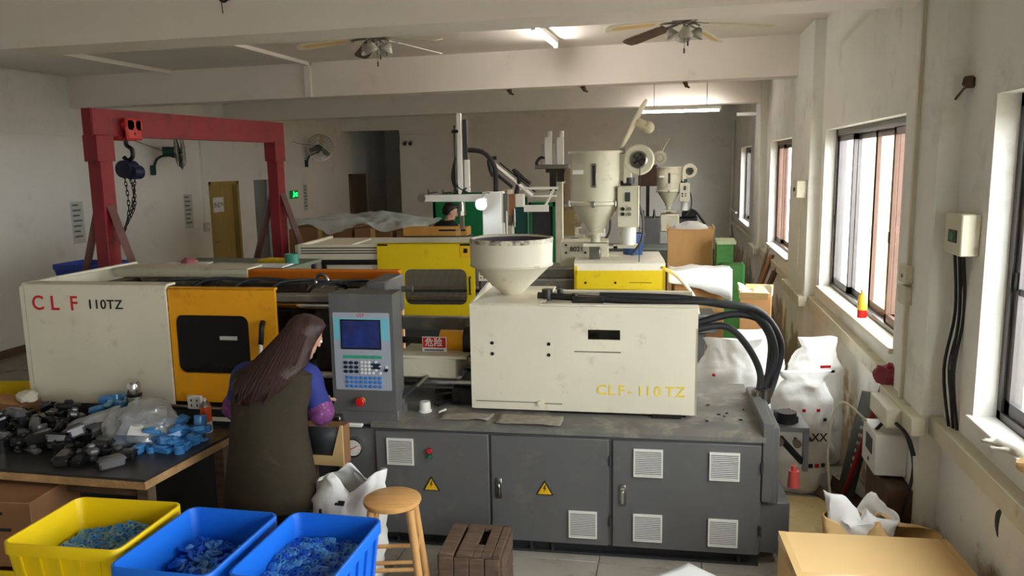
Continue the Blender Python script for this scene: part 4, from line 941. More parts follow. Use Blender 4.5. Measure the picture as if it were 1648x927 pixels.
# bench and clutter behind the front machine
t = thing('steel_cabinet', 'grey steel cabinet carrying the blue crate', 'cabinet', (-5.72, 6.9, 0))
G().box(-.35, .35, -.3, .3, 0, 1.27, .006).obj('cabinet_body', grey, t)
for x in (-.34, .005): 
    c_ = G().box(x, x + .335, -.312, -.298, .05, 1.22, .004).obj('cabinet_door', grey, t); G().box(x + .15, x + .18, -.325, -.31, .6, .72).obj('handle', steel, c_)
t = thing('plastic_crate', 'blue plastic crate on the grey steel cabinet', 'crate', (-5.72, 6.9, 1.27))
bin_mesh(.60, .44, .18).obj('tub', M('dark_blue_crate', (26, 60, 160), .45), t)
t = thing('work_bench', 'long bench with a grey green top behind the front machine', 'bench', (-3.96, 6.62, 0))
G().box(-.66, .66, -.35, .40, 1.46, 1.49).obj('bench_top', M('grey_green_board', (112, 122, 104), .6), t)
for x in (-.62, .58):
    for y in (-.31, .34): G().box(x, x + .04, y, y + .04, 0, 1.46).obj('leg', dgrey, t)
for i, (x, y, rz, m, lab) in enumerate(((-4.38, 6.48, 12, paper, 'white paper sheet beside the pink cloth on the bench'), (-3.93, 6.44, -8, papers, 'grey paper sheet in the middle of the bench'), (-3.55, 6.43, 4, paper, 'white paper sheet by the yellow pad on the bench'))):
    tag(G().box(-.20, .20, -.12, .12, 0, .012).obj('paper_sheet', m, None, loc=(x, y, 1.4905), rz=rz), lab, 'paper')
tag(crumple([(0, 0, 0, .08, .05), (0, 0, .025, .07, .045), (0, 0, .045, .03, .02)], 16, .012, 20, 2).obj('pink_cloth', pinkm, None, loc=(-4.36, 6.50, 1.5025)), 'small crumpled pink cloth on the bench papers', 'cloth')
tag(G().box(-.14, .14, -.09, .09, 0, .03, .004).obj('yellow_pad', yelb, None, loc=(-3.62, 6.74, 1.4905), rz=-10), 'yellow pad at the end of the grey green bench', 'pad')
tag(G().lathe([(0, 0), (.06, 0), (.065, .09), (.06, .09), (.055, .01), (0, .01)], seg=20).obj('teal_bowl', M('teal_plastic', (70, 150, 130), .45), None, loc=(-3.40, 6.62, 1.4905)), 'small teal plastic bowl at the bench corner', 'bowl')

# ------------------------------------------------------------------ wall things
for Y, z, lab in ((9.92, 1.63, 'printed poster nearest the red gantry on the plain wall'), (12.6, 1.63, 'printed poster between the gantry posts on the plain wall'), (17.2, 1.68, 'narrow printed poster beside the green exit sign')):
    t = thing('wall_poster', lab, 'poster', (XL + .005, Y, z)); w_ = .19 if Y > 17 else .24
    p_ = G().box(0, .004, -w_ / 2, w_ / 2, -.30, .30).obj('sheet', papers, t)
    for k in range(7): G().box(.004, .006, -w_ * .38, w_ * (.1 + .28 * ((k * .618) % 1)), .24 - k * .075, .265 - k * .075).obj('printed_line', ink, p_)
t = thing('wall_poster', 'grey printed poster on the alcove wall', 'poster', (-7.35, 22.59, 1.6)); G().box(-.14, .14, 0, .005, -.26, .26).obj('sheet', papers, t); G().box(-.08, .1, -.003, 0, -.2, -.08).obj('printed_line', sackp, t)
t = thing('exit_sign', 'small lit green emergency exit sign on the plain wall', 'sign', (XL + .005, 16.58, 1.77))
e_ = G().box(0, .04, -.17, .17, -.09, .09, .006).obj('sign_box', exitw, t)
G().rbox((.043, -.02, .0), (.004, .05, .10), (20, 0, 0)).ball((.043, -.045, .06), .018, .3, 1, 1, 8).rbox((.043, -.02, -.02), (.004, .14, .03), (25, 0, 0)).rbox((.043, .03, .01), (.004, .12, .03), (-20, 0, 0)).box(.041, .046, .07, .13, -.05, .05).obj('running_figure', exitm, e_)
def wall_fan(label, loc, hub, axis, spin):
    t = thing('wall_fan', label, 'fan', loc, 0, None); hub = Vector(hub); axis = Vector(axis).normalized(); q = axis.to_track_quat('Z', 'Y').to_matrix()
    gm = M('fan_green', (28, 62, 52), .45) if 'fan_green' not in MATS else MATS['fan_green']
    G().rbox((.03, 0, 0), (.05, .10, .16), (0, 0, 0), .01).tube([(.04, 0, .02), (.12, .0, .18), (.28, .02, .24), hub - axis * .05 - Vector((0, 0, .08)), hub - axis * .06], .022, 8, smooth=5).obj('bracket_arm', gm, t)
    G().cyl(hub - axis * .22, hub - axis * .03, .085, .075, 18).obj('motor', gm, t)
    g = G()
    def ring(r, z, w): g.tube([hub + q @ Vector((r * math.cos(R(a)), r * math.sin(R(a)), z)) for a in range(0, 361, 12)], w, 5, False)
    for r, z, w in ((.30, .04, .007), (.25, .085, .003), (.18, .10, .003), (.09, .11, .003), (.25, -.01, .003), (.18, -.025, .003)): ring(r, z, w)
    for k in range(24):
        a = R(15 * k); cx, cy = math.cos(a), math.sin(a); g.tube([hub + q @ Vector((r * cx, r * cy, z)) for r, z in ((.05, -.03), (.2, -.025), (.30, .04), (.2, .1), (.05, .112))], .002, 4, False)
    g.obj('cage', steel, t)
    for k in range(3):
        a = R(spin + 120 * k); b = G().prism([(.03, -.02), (.12, -.07), (.26, -.06), (.27, .03), (.12, .05), (.03, .02)], -.003, .003, 'z')
        m4 = Matrix.Translation(hub + axis * .035) @ (q @ Matrix.Rotation(a, 3, 'Z') @ Matrix.Rotation(R(22), 3, 'X')).to_4x4()
        G().add(b, m4).obj('blade', steel if axis.y < 0 else gm, t)
    G().cyl(hub + axis * .0, hub + axis * .07, .04).obj('hub', gm, t)
    G().tube([hub - axis * .2, hub - axis * .25 + Vector((-.05, 0, .05)), Vector((.02, -.3, .45)), Vector((.02, -.6, .5))], .005, 5, smooth=5).obj('power_cord', black, t)
wall_fan('dark green wall fan seen edge on behind the gantry', (XL, 11.68, 2.36), (.42, .12, .30), (.88, .46, .04), 20)
wall_fan('round wall fan with open cage above the exit sign', (XL, 17.3, 2.46), (.36, .05, .36), (.62, -.78, .02), 80)
t = thing('emergency_light', 'white twin head emergency light on the end wall', 'lamp', (-6.60, YE - .02, 3.02))
G().box(-.16, .16, -.08, 0, -.02, .14, .01).obj('housing', whitep, t)
for x in (-.07, .08): G().cyl((x, -.12, -.10), (x, -.04, -.06), .05, .03).cyl((x, -.05, -.07), (x, -.05, 0), .014).obj('lamp_head', dgrey, t)
t = thing('switch_box', 'small cream switch box beside the yellow door', 'switch', (XL, 13.08, 1.32)); G().box(0, .06, -.07, .07, -.08, .08, .008).obj('box', creamd, t); G().box(.06, .068, -.02, .02, -.03, .03).obj('rocker', whitep, t)

# ------------------------------------------------------------------ ceiling
def ceiling_fan(label, c, a0):
    t = thing('ceiling_fan', label, 'ceiling fan', c)
    G().cyl((0, 0, .05), (0, 0, ZC - c[2]), .014).lathe([(.07, ZC - c[2]), (.065, ZC - c[2] - .05), (.02, ZC - c[2] - .07)], seg=20).obj('down_rod', steel, t)
    G().lathe([(.0, .10), (.08, .10), (.115, .07), (.12, .02), (.09, -.01), (.0, -.02)], seg=28).obj('motor_housing', M('fan_motor', (150, 142, 130), .4, .3) if 'fan_motor' not in MATS else MATS['fan_motor'], t)
    for k in range(5):
        a = R(a0 + 72 * k); q = Matrix.Rotation(a, 4, 'Z') @ Matrix.Rotation(R(7), 4, 'Y') @ Matrix.Rotation(R(14), 4, 'X')
        b = G().add(G().prism([(.21, -.06), (.66, -.07), (.72, -.055), (.735, 0), (.72, .055), (.66, .07), (.21, .06)], -.004, .004, 'z'), q).obj('blade', creamw if k % 2 == 0 else woodd, t)
        G().add(G().prism([(.28, -.03), (.65, -.036), (.68, 0), (.65, .036), (.28, .03)], -.0052, -.0042, 'z'), q).obj('cane_inlay', cardl if k % 2 == 0 else woodd, b)
        G().add(G().box(.09, .23, -.018, .018, -.006, .0), q).obj('blade_iron', steel, t)
    for k in range(4):
        a = R(a0 + 30 + 90 * k); p = Vector((.13 * math.cos(a), .13 * math.sin(a), -.06))
        G().tube([(.03 * math.cos(a), .03 * math.sin(a), -.02), (.09 * math.cos(a), .09 * math.sin(a), -.02), p + Vector((0, 0, .02))], .008, 6).obj('lamp_arm', steel, t)
        pr_ = [(.018, .0), (.032, -.02), (.05, -.05), (.065, -.075)]
        G().lathe(pr_, p, 20, [0, math.degrees(.5), math.degrees(a)]).obj('glass_shade', M('frosted_shade', (186, 182, 170), .3, var=.3, scale=20) if 'frosted_shade' not in MATS else MATS['frosted_shade'], t, thick=.004)
    for k, L in ((0, .20), (1, .14)): G().cyl((.03 * k, .02, -.02), (.03 * k, .02, -.02 - L), .0025, seg=5).cyl((.03 * k, .02, -.02 - L - .04), (.03 * k, .02, -.02 - L), .007, seg=8).obj('pull_chain', black, t)
ceiling_fan('cream bladed ceiling fan above the gantry side of the hall', (-2.70, 7.15, 3.535), 52)
ceiling_fan('cream bladed ceiling fan close to the window wall', (.08, 7.15, 3.535), 64)
def tube_lamp(label, c, rz, L=1.22, drop=None, on=True):
    t = thing('tube_lamp', label, 'lamp', c, rz)
    G().box(-L / 2, L / 2, -.03, .03, .02, .07, .004).obj('housing', whitep, t)
    G().cyl((-L / 2 + .03, 0, 0), (L / 2 - .03, 0, 0), .017, seg=12).obj('tube', tubem if on else whitep, t)
    G().box(-L / 2, -L / 2 + .03, -.02, .02, -.02, .03).box(L / 2 - .03, L / 2, -.02, .02, -.02, .03).obj('end_cap', whitep, t)
    if drop:
        for x in (-.4, .4): G().cyl((x, 0, .07), (x, 0, drop), .006, seg=6).obj('hanger_rod', steel, t)
tube_lamp('brightly lit tube lamp hanging by the window wall', (.10, 12.75, 3.13), 1, 1.22, ZC - 3.13)
tube_lamp('lit tube lamp on the ceiling between the fans', (-1.27, 8.1, ZC - .075), 88, 1.22)
t = thing('ceiling_hook', 'bent black hook stuck in the front of the beam', 'hook', (-2.83, 4.79, 3.43)); G().tube([(0, .02, .06), (0, -.02, .06), (-.01, -.03, .0), (.03, -.04, -.03), (.06, -.04, -.01)], .008, 6, smooth=4).ball((.06, -.04, -.005), .02, seg=8).tube([(.01, -.035, -.03), (.015, -.035, -.10)], .003, 5).obj('bent_hook', black, t)
for x, y, lab in ((-1.95, 9.4, 'dark anchor plug under the fan beam above the white robot'), (-1.05, 9.35, 'dark anchor plug under the fan beam above the dryer'), (.12, 9.25, 'dark anchor plug under the fan beam by the windows')):
    tag(G().cyl((0, 0, .0), (.02, .03, -.05), .03, .02, 10).cyl((.02, .03, -.05), (.05, .05, -.06), .012, seg=8).obj('anchor_plug', rust, None, loc=(x, y + .15, 3.25)), lab, 'plug')

# ------------------------------------------------------------------ second machine, lemon yellow
B = thing('injection_moulding_machine', 'cream injection moulding machine with lemon yellow door behind the front one', 'machine', (-3.74, 7.36, 0), 5)
G().box(0, 2.3, .05, 1.05, 0, .86, .008).obj('clamp_base', dgrey, B); G().box(2.3, 3.72, .02, 1.05, 0, .86, .008).obj('injection_base', grey, B)
cb = G().box(0, .86, 0, .04, .86, 1.585, .004).box(0, .04, 0, 1.05, .86, 1.585, .004).box(0, 2.3, 1.02, 1.06, .86, 1.56, .004).box(.02, .5, .04, 1.0, 1.54, 1.56).obj('clamp_cover', creamw, B)
for z in (1.548, 1.520, 1.495): G().box(.06, .86, -.004, .0, z, z + .010).obj('black_stripe', black, cb)
G().box(.28, .86, -.03, .0, 1.385, 1.435, .006).box(.28, .33, -.03, 0, 1.33, 1.435, .006).obj('grab_rail', black, cb)
G().cyl((.12, -.005, 1.40), (.12, .0, 1.40), .012).obj('bolt_head', black, cb)
hole = rrect(1.13, 1.76, .98, 1.34, .07); yd = G().prism(outer_for(hole, .86, 1.84, .86, 1.60), -.03, -.005, 'y', hole=hole).box(.86, 1.84, -.03, .02, 1.588, 1.60).obj('safety_door', yelb, B)
g = G()
for k in range(46): x = 1.13 + k * .0137; g.box(x, x + .0035, -.018, -.015, .985, 1.335)
for k in range(26): z = .985 + k * .0137; g.box(1.13, 1.76, -.015, -.012, z, z + .0035)
o = g.obj('mesh_screen', dgrey, yd); o['kind'] = 'stuff'
G().box(1.70, 1.815, -.034, -.03, 1.45, 1.59).obj('warning_label', warny, yd); G().box(1.70, 1.815, -.036, -.034, 1.572, 1.592).box(1.735, 1.775, -.036, -.034, 1.50, 1.545).obj('label_print', black, yd)
G().box(.87, .97, -.034, -.03, 1.575, 1.592).obj('label_print', black, yd)
G().tube([(1.795, -.03, 1.26), (1.795, -.07, 1.25), (1.795, -.07, 1.10), (1.795, -.03, 1.09)], .010, 8).obj('door_handle', black, yd)
G().box(1.86, 2.1, .1, .95, .86, 1.50, .02).obj('fixed_platen', grey, B)
for y in (.25, .85):
    for z in (1.0, 1.42): G().cyl((.1, y, z), (1.95, y, z), .035).obj('tie_bar', chrome, B)
g = plate(1.88, 2.08, 1.22, 1.42, -.02, -.012, [(1.90 + i * .032 - .008, 1.90 + i * .032 + .008, 1.25 + j * .034 - .008, 1.25 + j * .034 + .008) for i in range(6) for j in range(5) if 1.90 + i * .032 + .008 < 2.08])
pf = g.obj('perforated_panel', creamw, B)
G().box(2.1, 2.85, .3, .8, 1.20, 1.30, .01).box(2.1, 2.85, .2, .9, 1.05, 1.20, .01).obj('rear_rail', greytop, B)
yc = plate(2.82, 3.70, 1.13, 1.32, .0, .012, [(3.35, 3.57, 1.197, 1.204)]).box(2.82, 3.70, .0, .95, 1.12, 1.14).box(2.82, 2.85, .0, .95, 1.13, 1.36).box(3.67, 3.70, 0, .95, 1.13, 1.36).box(2.82, 3.70, .92, .95, 1.13, 1.36).obj('injection_cover', yelb, B)
G().prism([(0, 1.32), (.03, 1.385), (.16, 1.40), (.16, 1.39), (.04, 1.375), (.012, 1.32)], 2.82, 3.70, 'x').box(2.82, 3.70, .16, .95, 1.385, 1.40).obj('cover_lid', creamw, B)
for x in (2.93, 3.22): G().cyl((x, -.003, 1.20), (x, .002, 1.20), .012).obj('cover_hole', black, yc)
G().box(2.82, 3.7, .1, .95, .86, 1.12, .01).obj('injection_carriage', dsteel, B)
G().box(2.66, 3.16, .50, .80, 1.20, 1.56, .008).obj('throat_block', creamd, B)
text('8021', .07, (2.76, .497, 1.475), black, B, 'block_number')
for x in (2.72, 2.92):
    for z in (1.44, 1.52): G().cyl((x, .492, z), (x, .502, z), .012).obj('bolt_head', black, B)
G().box(3.72, 4.20, .0, .40, .70, .88, .01).box(3.72, 4.1, .05, .35, 0, .70, .01).obj('drive_unit', grey, B)
G().tube([(3.70, .3, 1.30), (3.83, .15, 1.24), (3.98, .1, 1.05), (4.03, .1, .87)], .02, 8, smooth=6).obj('white_hose', creamw, B)

def dryer(label, loc, s, lid=True, m=creamd, brown=False):
    t = thing('hopper_dryer', label, 'dryer', loc); S = lambda *v: tuple(a * s for a in v)
    def L(pr_, c=(0, 0, 0), seg=36, rot=None): return G().lathe([(r * s, z * s) for r, z in pr_], S(*c), seg, rot)
    h = L([(.06, .0), (.065, .02), (.245, .30), (.25, .33), (.25, .80), (.275, .80), (.275, .82), (.24, .82), (.238, .4), (.05, .05)]).obj('hopper', m, t)
    L([(.25, .29), (.268, .30), (.268, .325), (.25, .335)]).obj('clamp_ring', creamd, h)
    G().box(*S(-.02, .03), *S(-.258, -.245), *S(.47, .70), .003).obj('sight_frame', steel, h); G().box(*S(-.008, .018), *S(-.262, -.256), *S(.49, .68)).obj('sight_glass', smoke, h)
    G().box(*S(-.20, -.10), *S(-.245, -.215), *S(.60, .64)).obj('name_plate', whitep, h)
    for a in (200, 270, 320): G().rbox(S(.268 * math.cos(R(a)), .268 * math.sin(R(a)), .31), S(.03, .03, .06), (0, 0, a), .004).obj('toggle_clamp', steel, h)
    G().cyl(S(0, 0, -.08), S(0, 0, .02), .05 * s).cyl(S(0, 0, .0), S(0, 0, .02), .09 * s).box(*S(-.12, .12), *S(-.08, .08), *S(-.12, -.09)).obj('outlet', creamd, t)
    G().box(*S(-.06, .05), *S(-.06, .06), *S(-.25, -.12), .005).cyl(S(0, -.10, -.20), S(0, -.05, -.20), .035 * s).obj('slide_valve', steel, t)
    if lid:
        q = Matrix.Translation(S(.255, 0, .835)) @ Matrix.Rotation(R(-62), 4, 'Y')
        G().add(L([(0, 0), (.26, 0), (.265, .012), (.26, .025), (0, .03)], (.265, 0, 0)), q).obj('open_lid', m, t)
        G().add(G().cyl(S(.30, 0, -.01), S(.30, 0, -.11), .045 * s).ball(S(.30, 0, -.13), .06 * s), q).obj('lid_inlet', m, t)
        G().box(*S(.24, .29), *S(-.04, .04), *S(.79, .85)).obj('lid_hinge', steel, t)
    # blower and control box
    bl = G().lathe([(0, -.06 * s), (.13 * s, -.06 * s), (.15 * s, -.04 * s), (.15 * s, .04 * s), (.135 * s, .055 * s), (.08 * s, .05 * s), (.08 * s, -.03 * s), (0, -.03 * s)], S(.425, -.05, .73), 32, (90, 0, 0)).box(*S(.275, .36), *S(-.10, .0), *S(.50, .73), .01).obj('blower', m, t)
    G().lathe([(.085 * s, 0), (.085 * s, .012 * s), (.07 * s, .02 * s), (.06 * s, .006 * s)], S(.425, -.098, .73), 28, (90, 0, 0)).obj('inlet_ring', steel, bl)
    for k in range(5): G().rbox(S(.425 + .035 * math.cos(R(72 * k)), -.075, .73 + .035 * math.sin(R(72 * k))), S(.06, .006, .025), (30, -72 * k, 0)).obj('impeller_blade', dgrey, bl)
    G().cyl(S(.33, -.05, .50), S(.33, -.05, .56), .055 * s).cyl(S(.25, 0, .48), S(.36, -.02, .50), .045 * s).obj('air_duct', dgrey, t)
    cbx = G().box(*S(.225, .435), *S(-.18, -.03), *S(.08, .48), .008).obj('control_box', creamd, t)
    G().box(*S(.30, .35), *S(-.185, -.18), *S(.33, .42)).obj('meter', dgrey, cbx)
    for x, z in ((.28, .26), (.28, .21), (.345, .26), (.345, .21)): G().cyl(S(x, -.195, z), S(x, -.178, z), .018 * s, seg=12).obj('knob', black if x < .3 else ochre, cbx)
    G().cyl(S(.33, -.05, -.10), S(.33, -.05, .10), .075 * s).obj('heater_drum', whitep, t)
    G().box(*S(.18, .42), *S(-.04, .04), *S(-.14, -.10)).box(*S(-.02, .22), *S(-.04, .04), *S(-.14, -.12)).obj('heater_bracket', creamd, t)
    G().tube([S(.43, -.08, .30), S(.47, -.08, .15), S(.46, -.1, -.05), S(.36, -.1, -.2)], .014 * s, 8, smooth=5).obj('power_cable', dgrey, t)
    return t
dryer('tall cream hopper dryer with its lid open on the lemon yellow machine', (-.75, 7.93, 1.65), 1.0)
tag(G().tube([(0, 0, 0), (.005, .0, -.5), (0, .01, -.98)], .004, 6).obj('hanging_cable', dgrey, None, loc=(-.31, 7.74, 2.36)), 'thin cable hanging straight down past the dryer control box', 'cable')
t = thing('bucket', 'blue plastic bucket behind the cream dryer', 'bucket', (-.40, 8.35, 1.402)); G().lathe([(0, 0), (.10, 0), (.12, .20), (.13, .20), (.13, .22), (.115, .22), (.095, .02), (0, .02)], seg=24).obj('pail', M('bucket_blue', (30, 66, 120), .4), t)
G().tube([(-.125, 0, .21), (-.10, 0, .26), (0, 0, .29), (.10, 0, .26), (.125, 0, .21)], .006, 6, smooth=4).obj('handle', steel, t)

# ------------------------------------------------------------------ pick-up robot over the yellow machine
RB = thing('takeout_robot', 'white takeout robot with tall vertical mast and work lamp', 'robot', (-1.86, 8.02, 1.48))
G().box(-.06, .14, -.08, .10, 0.0, .60, .008).box(-.07, .15, -.10, .12, 0, .04).obj('post', whitep, RB)
G().box(-.72, -.02, -.05, .03, .50, .575, .006).obj('horizontal_arm', whitep, RB); G().cyl((-.72, -.06, .54), (-.72, .04, .54), .045).obj('arm_end_cap', steel, RB)
G().box(-.32, -.27, -.06, -.02, .58, 1.40, .004).obj('mast', whitep, RB); G().box(-.262, -.215, -.04, .0, .93, 1.34, .004).obj('mast_cable_track', dgrey, RB); G().box(-.25, -.20, -.05, .0, .60, .93, .004).obj('mast_cylinder', whitep, RB)
G().cyl((-.345, -.05, .60), (-.345, -.05, 1.28), .010).cyl((-.37, -.05, 1.22), (-.30, -.05, 1.22), .018).obj('guide_rod', dsteel, RB)
for i, p in enumerate(([(-.34, -.05, .95), (-.38, -.06, .75), (-.33, -.06, .60)], [(-.20, -.03, .66), (-.26, -.05, .62), (-.28, -.05, .58)], [(-.35, -.05, .9), (-.36, -.05, .7), (-.22, -.05, .59)])): G().tube(p, .012, 6, smooth=4).obj('air_line', black, RB)
G().tube([(-.22, .0, 1.03), (-.05, .0, 1.0), (.06, .0, .85), (.07, 0, .6)], .026, 8, smooth=8).obj('cable_conduit', rubber, RB)
G().cyl((-.29, -.04, .50), (-.29, -.04, .40), .035).box(-.31, -.27, -.06, -.02, .22, .42).cyl((-.29, -.04, .36), (-.29, -.04, .40), .045, seg=8).obj('gripper', steel, RB)
for x in (-.66, -.5, -.38): G().cyl((x, 0, .575), (x, 0, .63), .006, seg=6).cyl((x, 0, .59), (x + .1, 0, .60), .005, seg=6).obj('valve_pin', dsteel, RB)
G().box(.15, .20, -.03, .0, .28, .58).cyl((.18, -.02, .05), (.18, -.02, .40), .016).obj('side_rail', steel, RB)
LP = thing('work_lamp', 'glowing white work lamp clipped to the robot post', 'lamp', (-1.90, 7.86, 1.97))
G().lathe([(.012, .09), (.03, .06), (.06, .0), (.055, .0), (.02, .05)], (0, -.05, -.01), 20, (-75, 0, 0)).obj('shade', whitep, LP)
G().ball((0, -.075, -.015), .05, seg=14).obj('bulb', lampm, LP)
G().tube([(0, .03, .06), (.03, .05, .10), (.06, .09, .10)], .008, 6, smooth=4).obj('clip_arm', steel, LP)

# ------------------------------------------------------------------ cartons under film
CG = []
for i, (x0, x1, zt, y0, y1) in enumerate(((-4.88, -4.0, 1.60, 9.45, 10.25), (-3.95, -3.45, 1.585, 9.4, 10.1), (-3.40, -2.88, 1.56, 9.42, 10.1))):
    for j in range(2):
        z0, z1 = (0, zt / 2) if j == 0 else (zt / 2, zt)
        t = thing('carton', ('large', 'square', 'small')[i] + (' brown carton topmost of its stack under the clear film' if j else ' brown carton at the bottom of the film covered stack'), 'carton', ((x0 + x1) / 2, (y0 + y1) / 2, z0))
        w_, d_ = (x1 - x0) / 2, (y1 - y0) / 2; G().box(-w_, w_, -d_, d_, 0, z1 - z0 - .001, .006).obj('carton_body', cardd, t)
        G().box(-w_ - .001, w_ + .001, -.03, .03, z1 - z0 - .001, z1 - z0).box(-.03, .03, -d_ - .0015, -d_, (z1 - z0) * .5, z1 - z0).obj('tape', tapem, t)
def filmf(u, v):
    x = -4.95 + 1.93 * u; y = 9.34 + .95 * v; z = 1.655 - .03 * u + .09 * math.sin(math.pi * u) * (.5 + .5 * v) + .06 * noise.noise((x * 3, y * 3, 0)) + .03 * noise.noise((x * 9, y * 9, 2))
    if v < .12: z -= (.12 - v) * (.75 + 1.1 * noise.noise((x * 2.5, 0, 5)))
    return (x, y, z)
tag(G().sheet(filmf, 70, 30).obj('plastic_film', film, None), 'shiny clear plastic film draped over the brown cartons', 'film')
t = thing('flat_carton', 'long flat carton lying across the yellow machine top', 'carton', (-2.62, 8.62, 1.575), 5)
fc = G().box(-.36, .37, -.14, .14, 0, .09, .004).obj('carton_body', M('ochre_carton', (196, 146, 70), .7), t); G().box(.05, .35, -.1425, -.14, .055, .075).obj('printed_line', sackp, fc); G().box(.24, .30, -.1425, -.14, .0, .08).obj('tape', tapem, fc)
t = thing('storage_rack', 'narrow dark shelf rack carrying the long flat carton', 'rack', (-2.62, 8.66, 0), 5); G().box(-.38, .38, -.10, .12, 1.53, 1.574).obj('shelf', dgrey, t)
for x in (-.36, .33):
    for y in (-.09, .08): G().box(x, x + .03, y, y + .03, 0, 1.53).obj('leg', dgrey, t)

# ------------------------------------------------------------------ third machine, green
Cm = thing('injection_moulding_machine', 'dark green injection moulding machine beyond the yellow one', 'machine', (-3.60, 11.5, 0))
G().box(0, 4.0, .05, 1.1, 0, .9, .01).obj('base', dgrey, Cm); G().box(.05, .95, 0, .04, .9, 1.92, .006).box(.05, .95, 1.0, 1.04, .9, 1.92).box(.05, .09, 0, 1.04, .9, 1.92).obj('clamp_cover', greenp, Cm)
G().box(1.0, 1.50, .02, .06, .9, 1.88, .006).obj('safety_door', M('dark_teal_paint', (40, 96, 92), .5), Cm)
G().box(1.52, 1.56, 0, .05, .9, 1.80).box(1.52, 1.95, 0, .05, 1.74, 1.80).box(1.88, 1.95, 0, .05, .9, 1.80).obj('green_frame', greenp, Cm); G().box(1.56, 1.88, .06, .10, .9, 1.74).obj('dark_panel', dgrey, Cm)
sg = G().box(1.62, 2.30, .06, .10, 1.82, 1.95, .004).obj('name_board', creamd, Cm); text('CITY', .105, (1.93, .057, 1.885), black, sg, sp=1.05)
G().box(1.97, 2.20, .03, .06, 1.30, 1.74).obj('tan_panel', M('tan_panel', (150, 128, 84), .6), Cm)
G().box(2.2, 3.9, .2, .9, .9, 1.1, .02).obj('injection_cover', M('green_grey_cover', (84, 92, 84), .5), Cm)
dryer('stained hopper dryer half hidden behind the tall cream dryer', (-1.42, 11.75, 1.40), 1.12, False, M('stained_cream', (176, 160, 132), .6, dirt=((120, 96, 70), .5, 6)))
RC = thing('takeout_robot', 'slanting arm takeout robot with white box and black cables', 'robot', (-1.98, 9.55, 0))
G().box(-.06, .06, -.06, .06, 0, 2.05, .006).box(-.12, .12, -.12, .12, 0, .03).obj('post', creamd, RC)
G().tube([(-.22, 0, 2.40), (.30, 0, 1.97)], .03, 4).obj('slant_arm', whitep, RC); G().tube([(-.10, 0, 2.38), (.34, 0, 2.02)], .009, 6).obj('cylinder_rod', dsteel, RC)
G().tube([(-.16, -.02, 2.26), (.0, -.02, 2.13), (.06, -.02, 2.08)], .02, 8).obj('lower_hose', rubber, RC)
G().tube([(-.14, 0, 2.44), (-.23, 0, 2.42), (-.22, 0, 2.3), (-.18, -.02, 2.22)], .022, 8, smooth=6).obj('cable_conduit', rubber, RC)
G().tube([(.07, 0, 2.30), (.14, 0, 2.20), (.12, 0, 2.08), (.10, 0, 1.98)], .026, 8, smooth=6).tube([(.10, 0, 2.28), (.2, 0, 2.18), (.28, 0, 2.12)], .022, 8).obj('cable_conduit', rubber, RC)
G().box(.10, .20, -.06, .06, 1.84, 2.0, .006).obj('white_box', whitep, RC); G().box(-.07, .10, -.07, -.05, 1.65, 2.0).obj('tan_plate', cardd, RC)
G().tube([(.0, -.08, 2.05), (-.03, -.08, 1.9), (-.06, -.08, 1.75)], .008, 6, smooth=4).box(-.05, .07, -.12, -.06, 1.62, 1.74).cyl((.09, -.08, 1.60), (.09, -.08, 1.82), .014).obj('gripper', steel, RC)
G().box(.15, .62, -.02, .02, 2.05, 2.08).box(.3, .60, -.02, .02, 1.96, 1.98).tube([(.58, 0, 2.07), (.46, 0, 1.85)], .016, 6).box(.2, .5, -.03, .03, 1.78, 1.86).obj('front_rail', whitep, RC)
RD = thing('takeout_robot', 'takeout robot with two upright cylinders beside the cream dryer', 'robot', (-1.50, 10.5, 0))
G().box(-.05, .05, .1, .2, 0, 2.30, .006).box(-.1, .1, .05, .25, 0, .03).obj('post', creamd, RD); G().box(-.29, .16, -.09, .22, 2.29, 2.345, .006).obj('cross_plate', steel, RD)
for x in (-.12, .04): G().box(x - .045, x + .045, -.05, .03, 2.345, 2.70, .006).cyl((x + .02, 0, 2.70), (x + .02, 0, 2.78), .03).obj('upright_cylinder', whitep, RD); G().cyl((x - .07, 0, 2.36), (x - .075, 0, 2.62), .012).obj('guide_rod', chrome, RD)
G().tube([(-.13, 0, 2.42), (-.22, 0, 2.44), (-.28, 0, 2.38), (-.27, 0, 2.33)], .02, 8, smooth=5).obj('cable_conduit', rubber, RD)
G().box(-.10, -.02, -.05, .03, 2.0, 2.29).box(.0, .09, -.05, .03, 2.12, 2.29).box(-.15, .1, -.06, .06, 2.24, 2.29).obj('gripper', dsteel, RD)

# ------------------------------------------------------------------ fourth machine by the end wall
D = thing('injection_moulding_machine', 'dark oily moulding machine near the end wall', 'machine', (-1.2, 13.5, 0))
G().box(0, 1.9, 0, 1.0, 0, .9, .01).obj('base', dsteel, D); G().box(.4, 1.8, -.02, 0, .72, .80).box(.4, 1.8, -.03, .0, .4, .5).obj('front_rail', steel, D)
G().box(.70, 1.0, .1, .6, .9, 1.42, .01).obj('end_block', grey, D); G().box(1.0, 1.32, .15, .55, 1.18, 1.48, .02).obj('barrel_cover', creamd, D); G().cyl((1.32, .35, 1.33), (1.62, .35, 1.33), .10).box(1.3, 1.66, .2, .5, .9, 1.24, .01).obj('drive_motor', dgrey, D)
G().cyl((.72, .2, 1.42), (.72, .2, 1.55), .03, .01).cyl((.90, .2, 1.42), (.90, .2, 1.56), .03, .01).obj('spike_valve', dsteel, D)
G().box(1.36, 1.60, .2, .45, 1.42, 1.54, .02).tube([(1.5, .3, 1.55), (1.6, .3, 1.5), (1.75, .2, 1.3), (1.85, .2, 1.1)], .022, 8, smooth=5).obj('pump_unit', black, D)
dryer('small cream hopper dryer on the dark machine by the end wall', (-.06, 13.75, 1.62), .80, False)
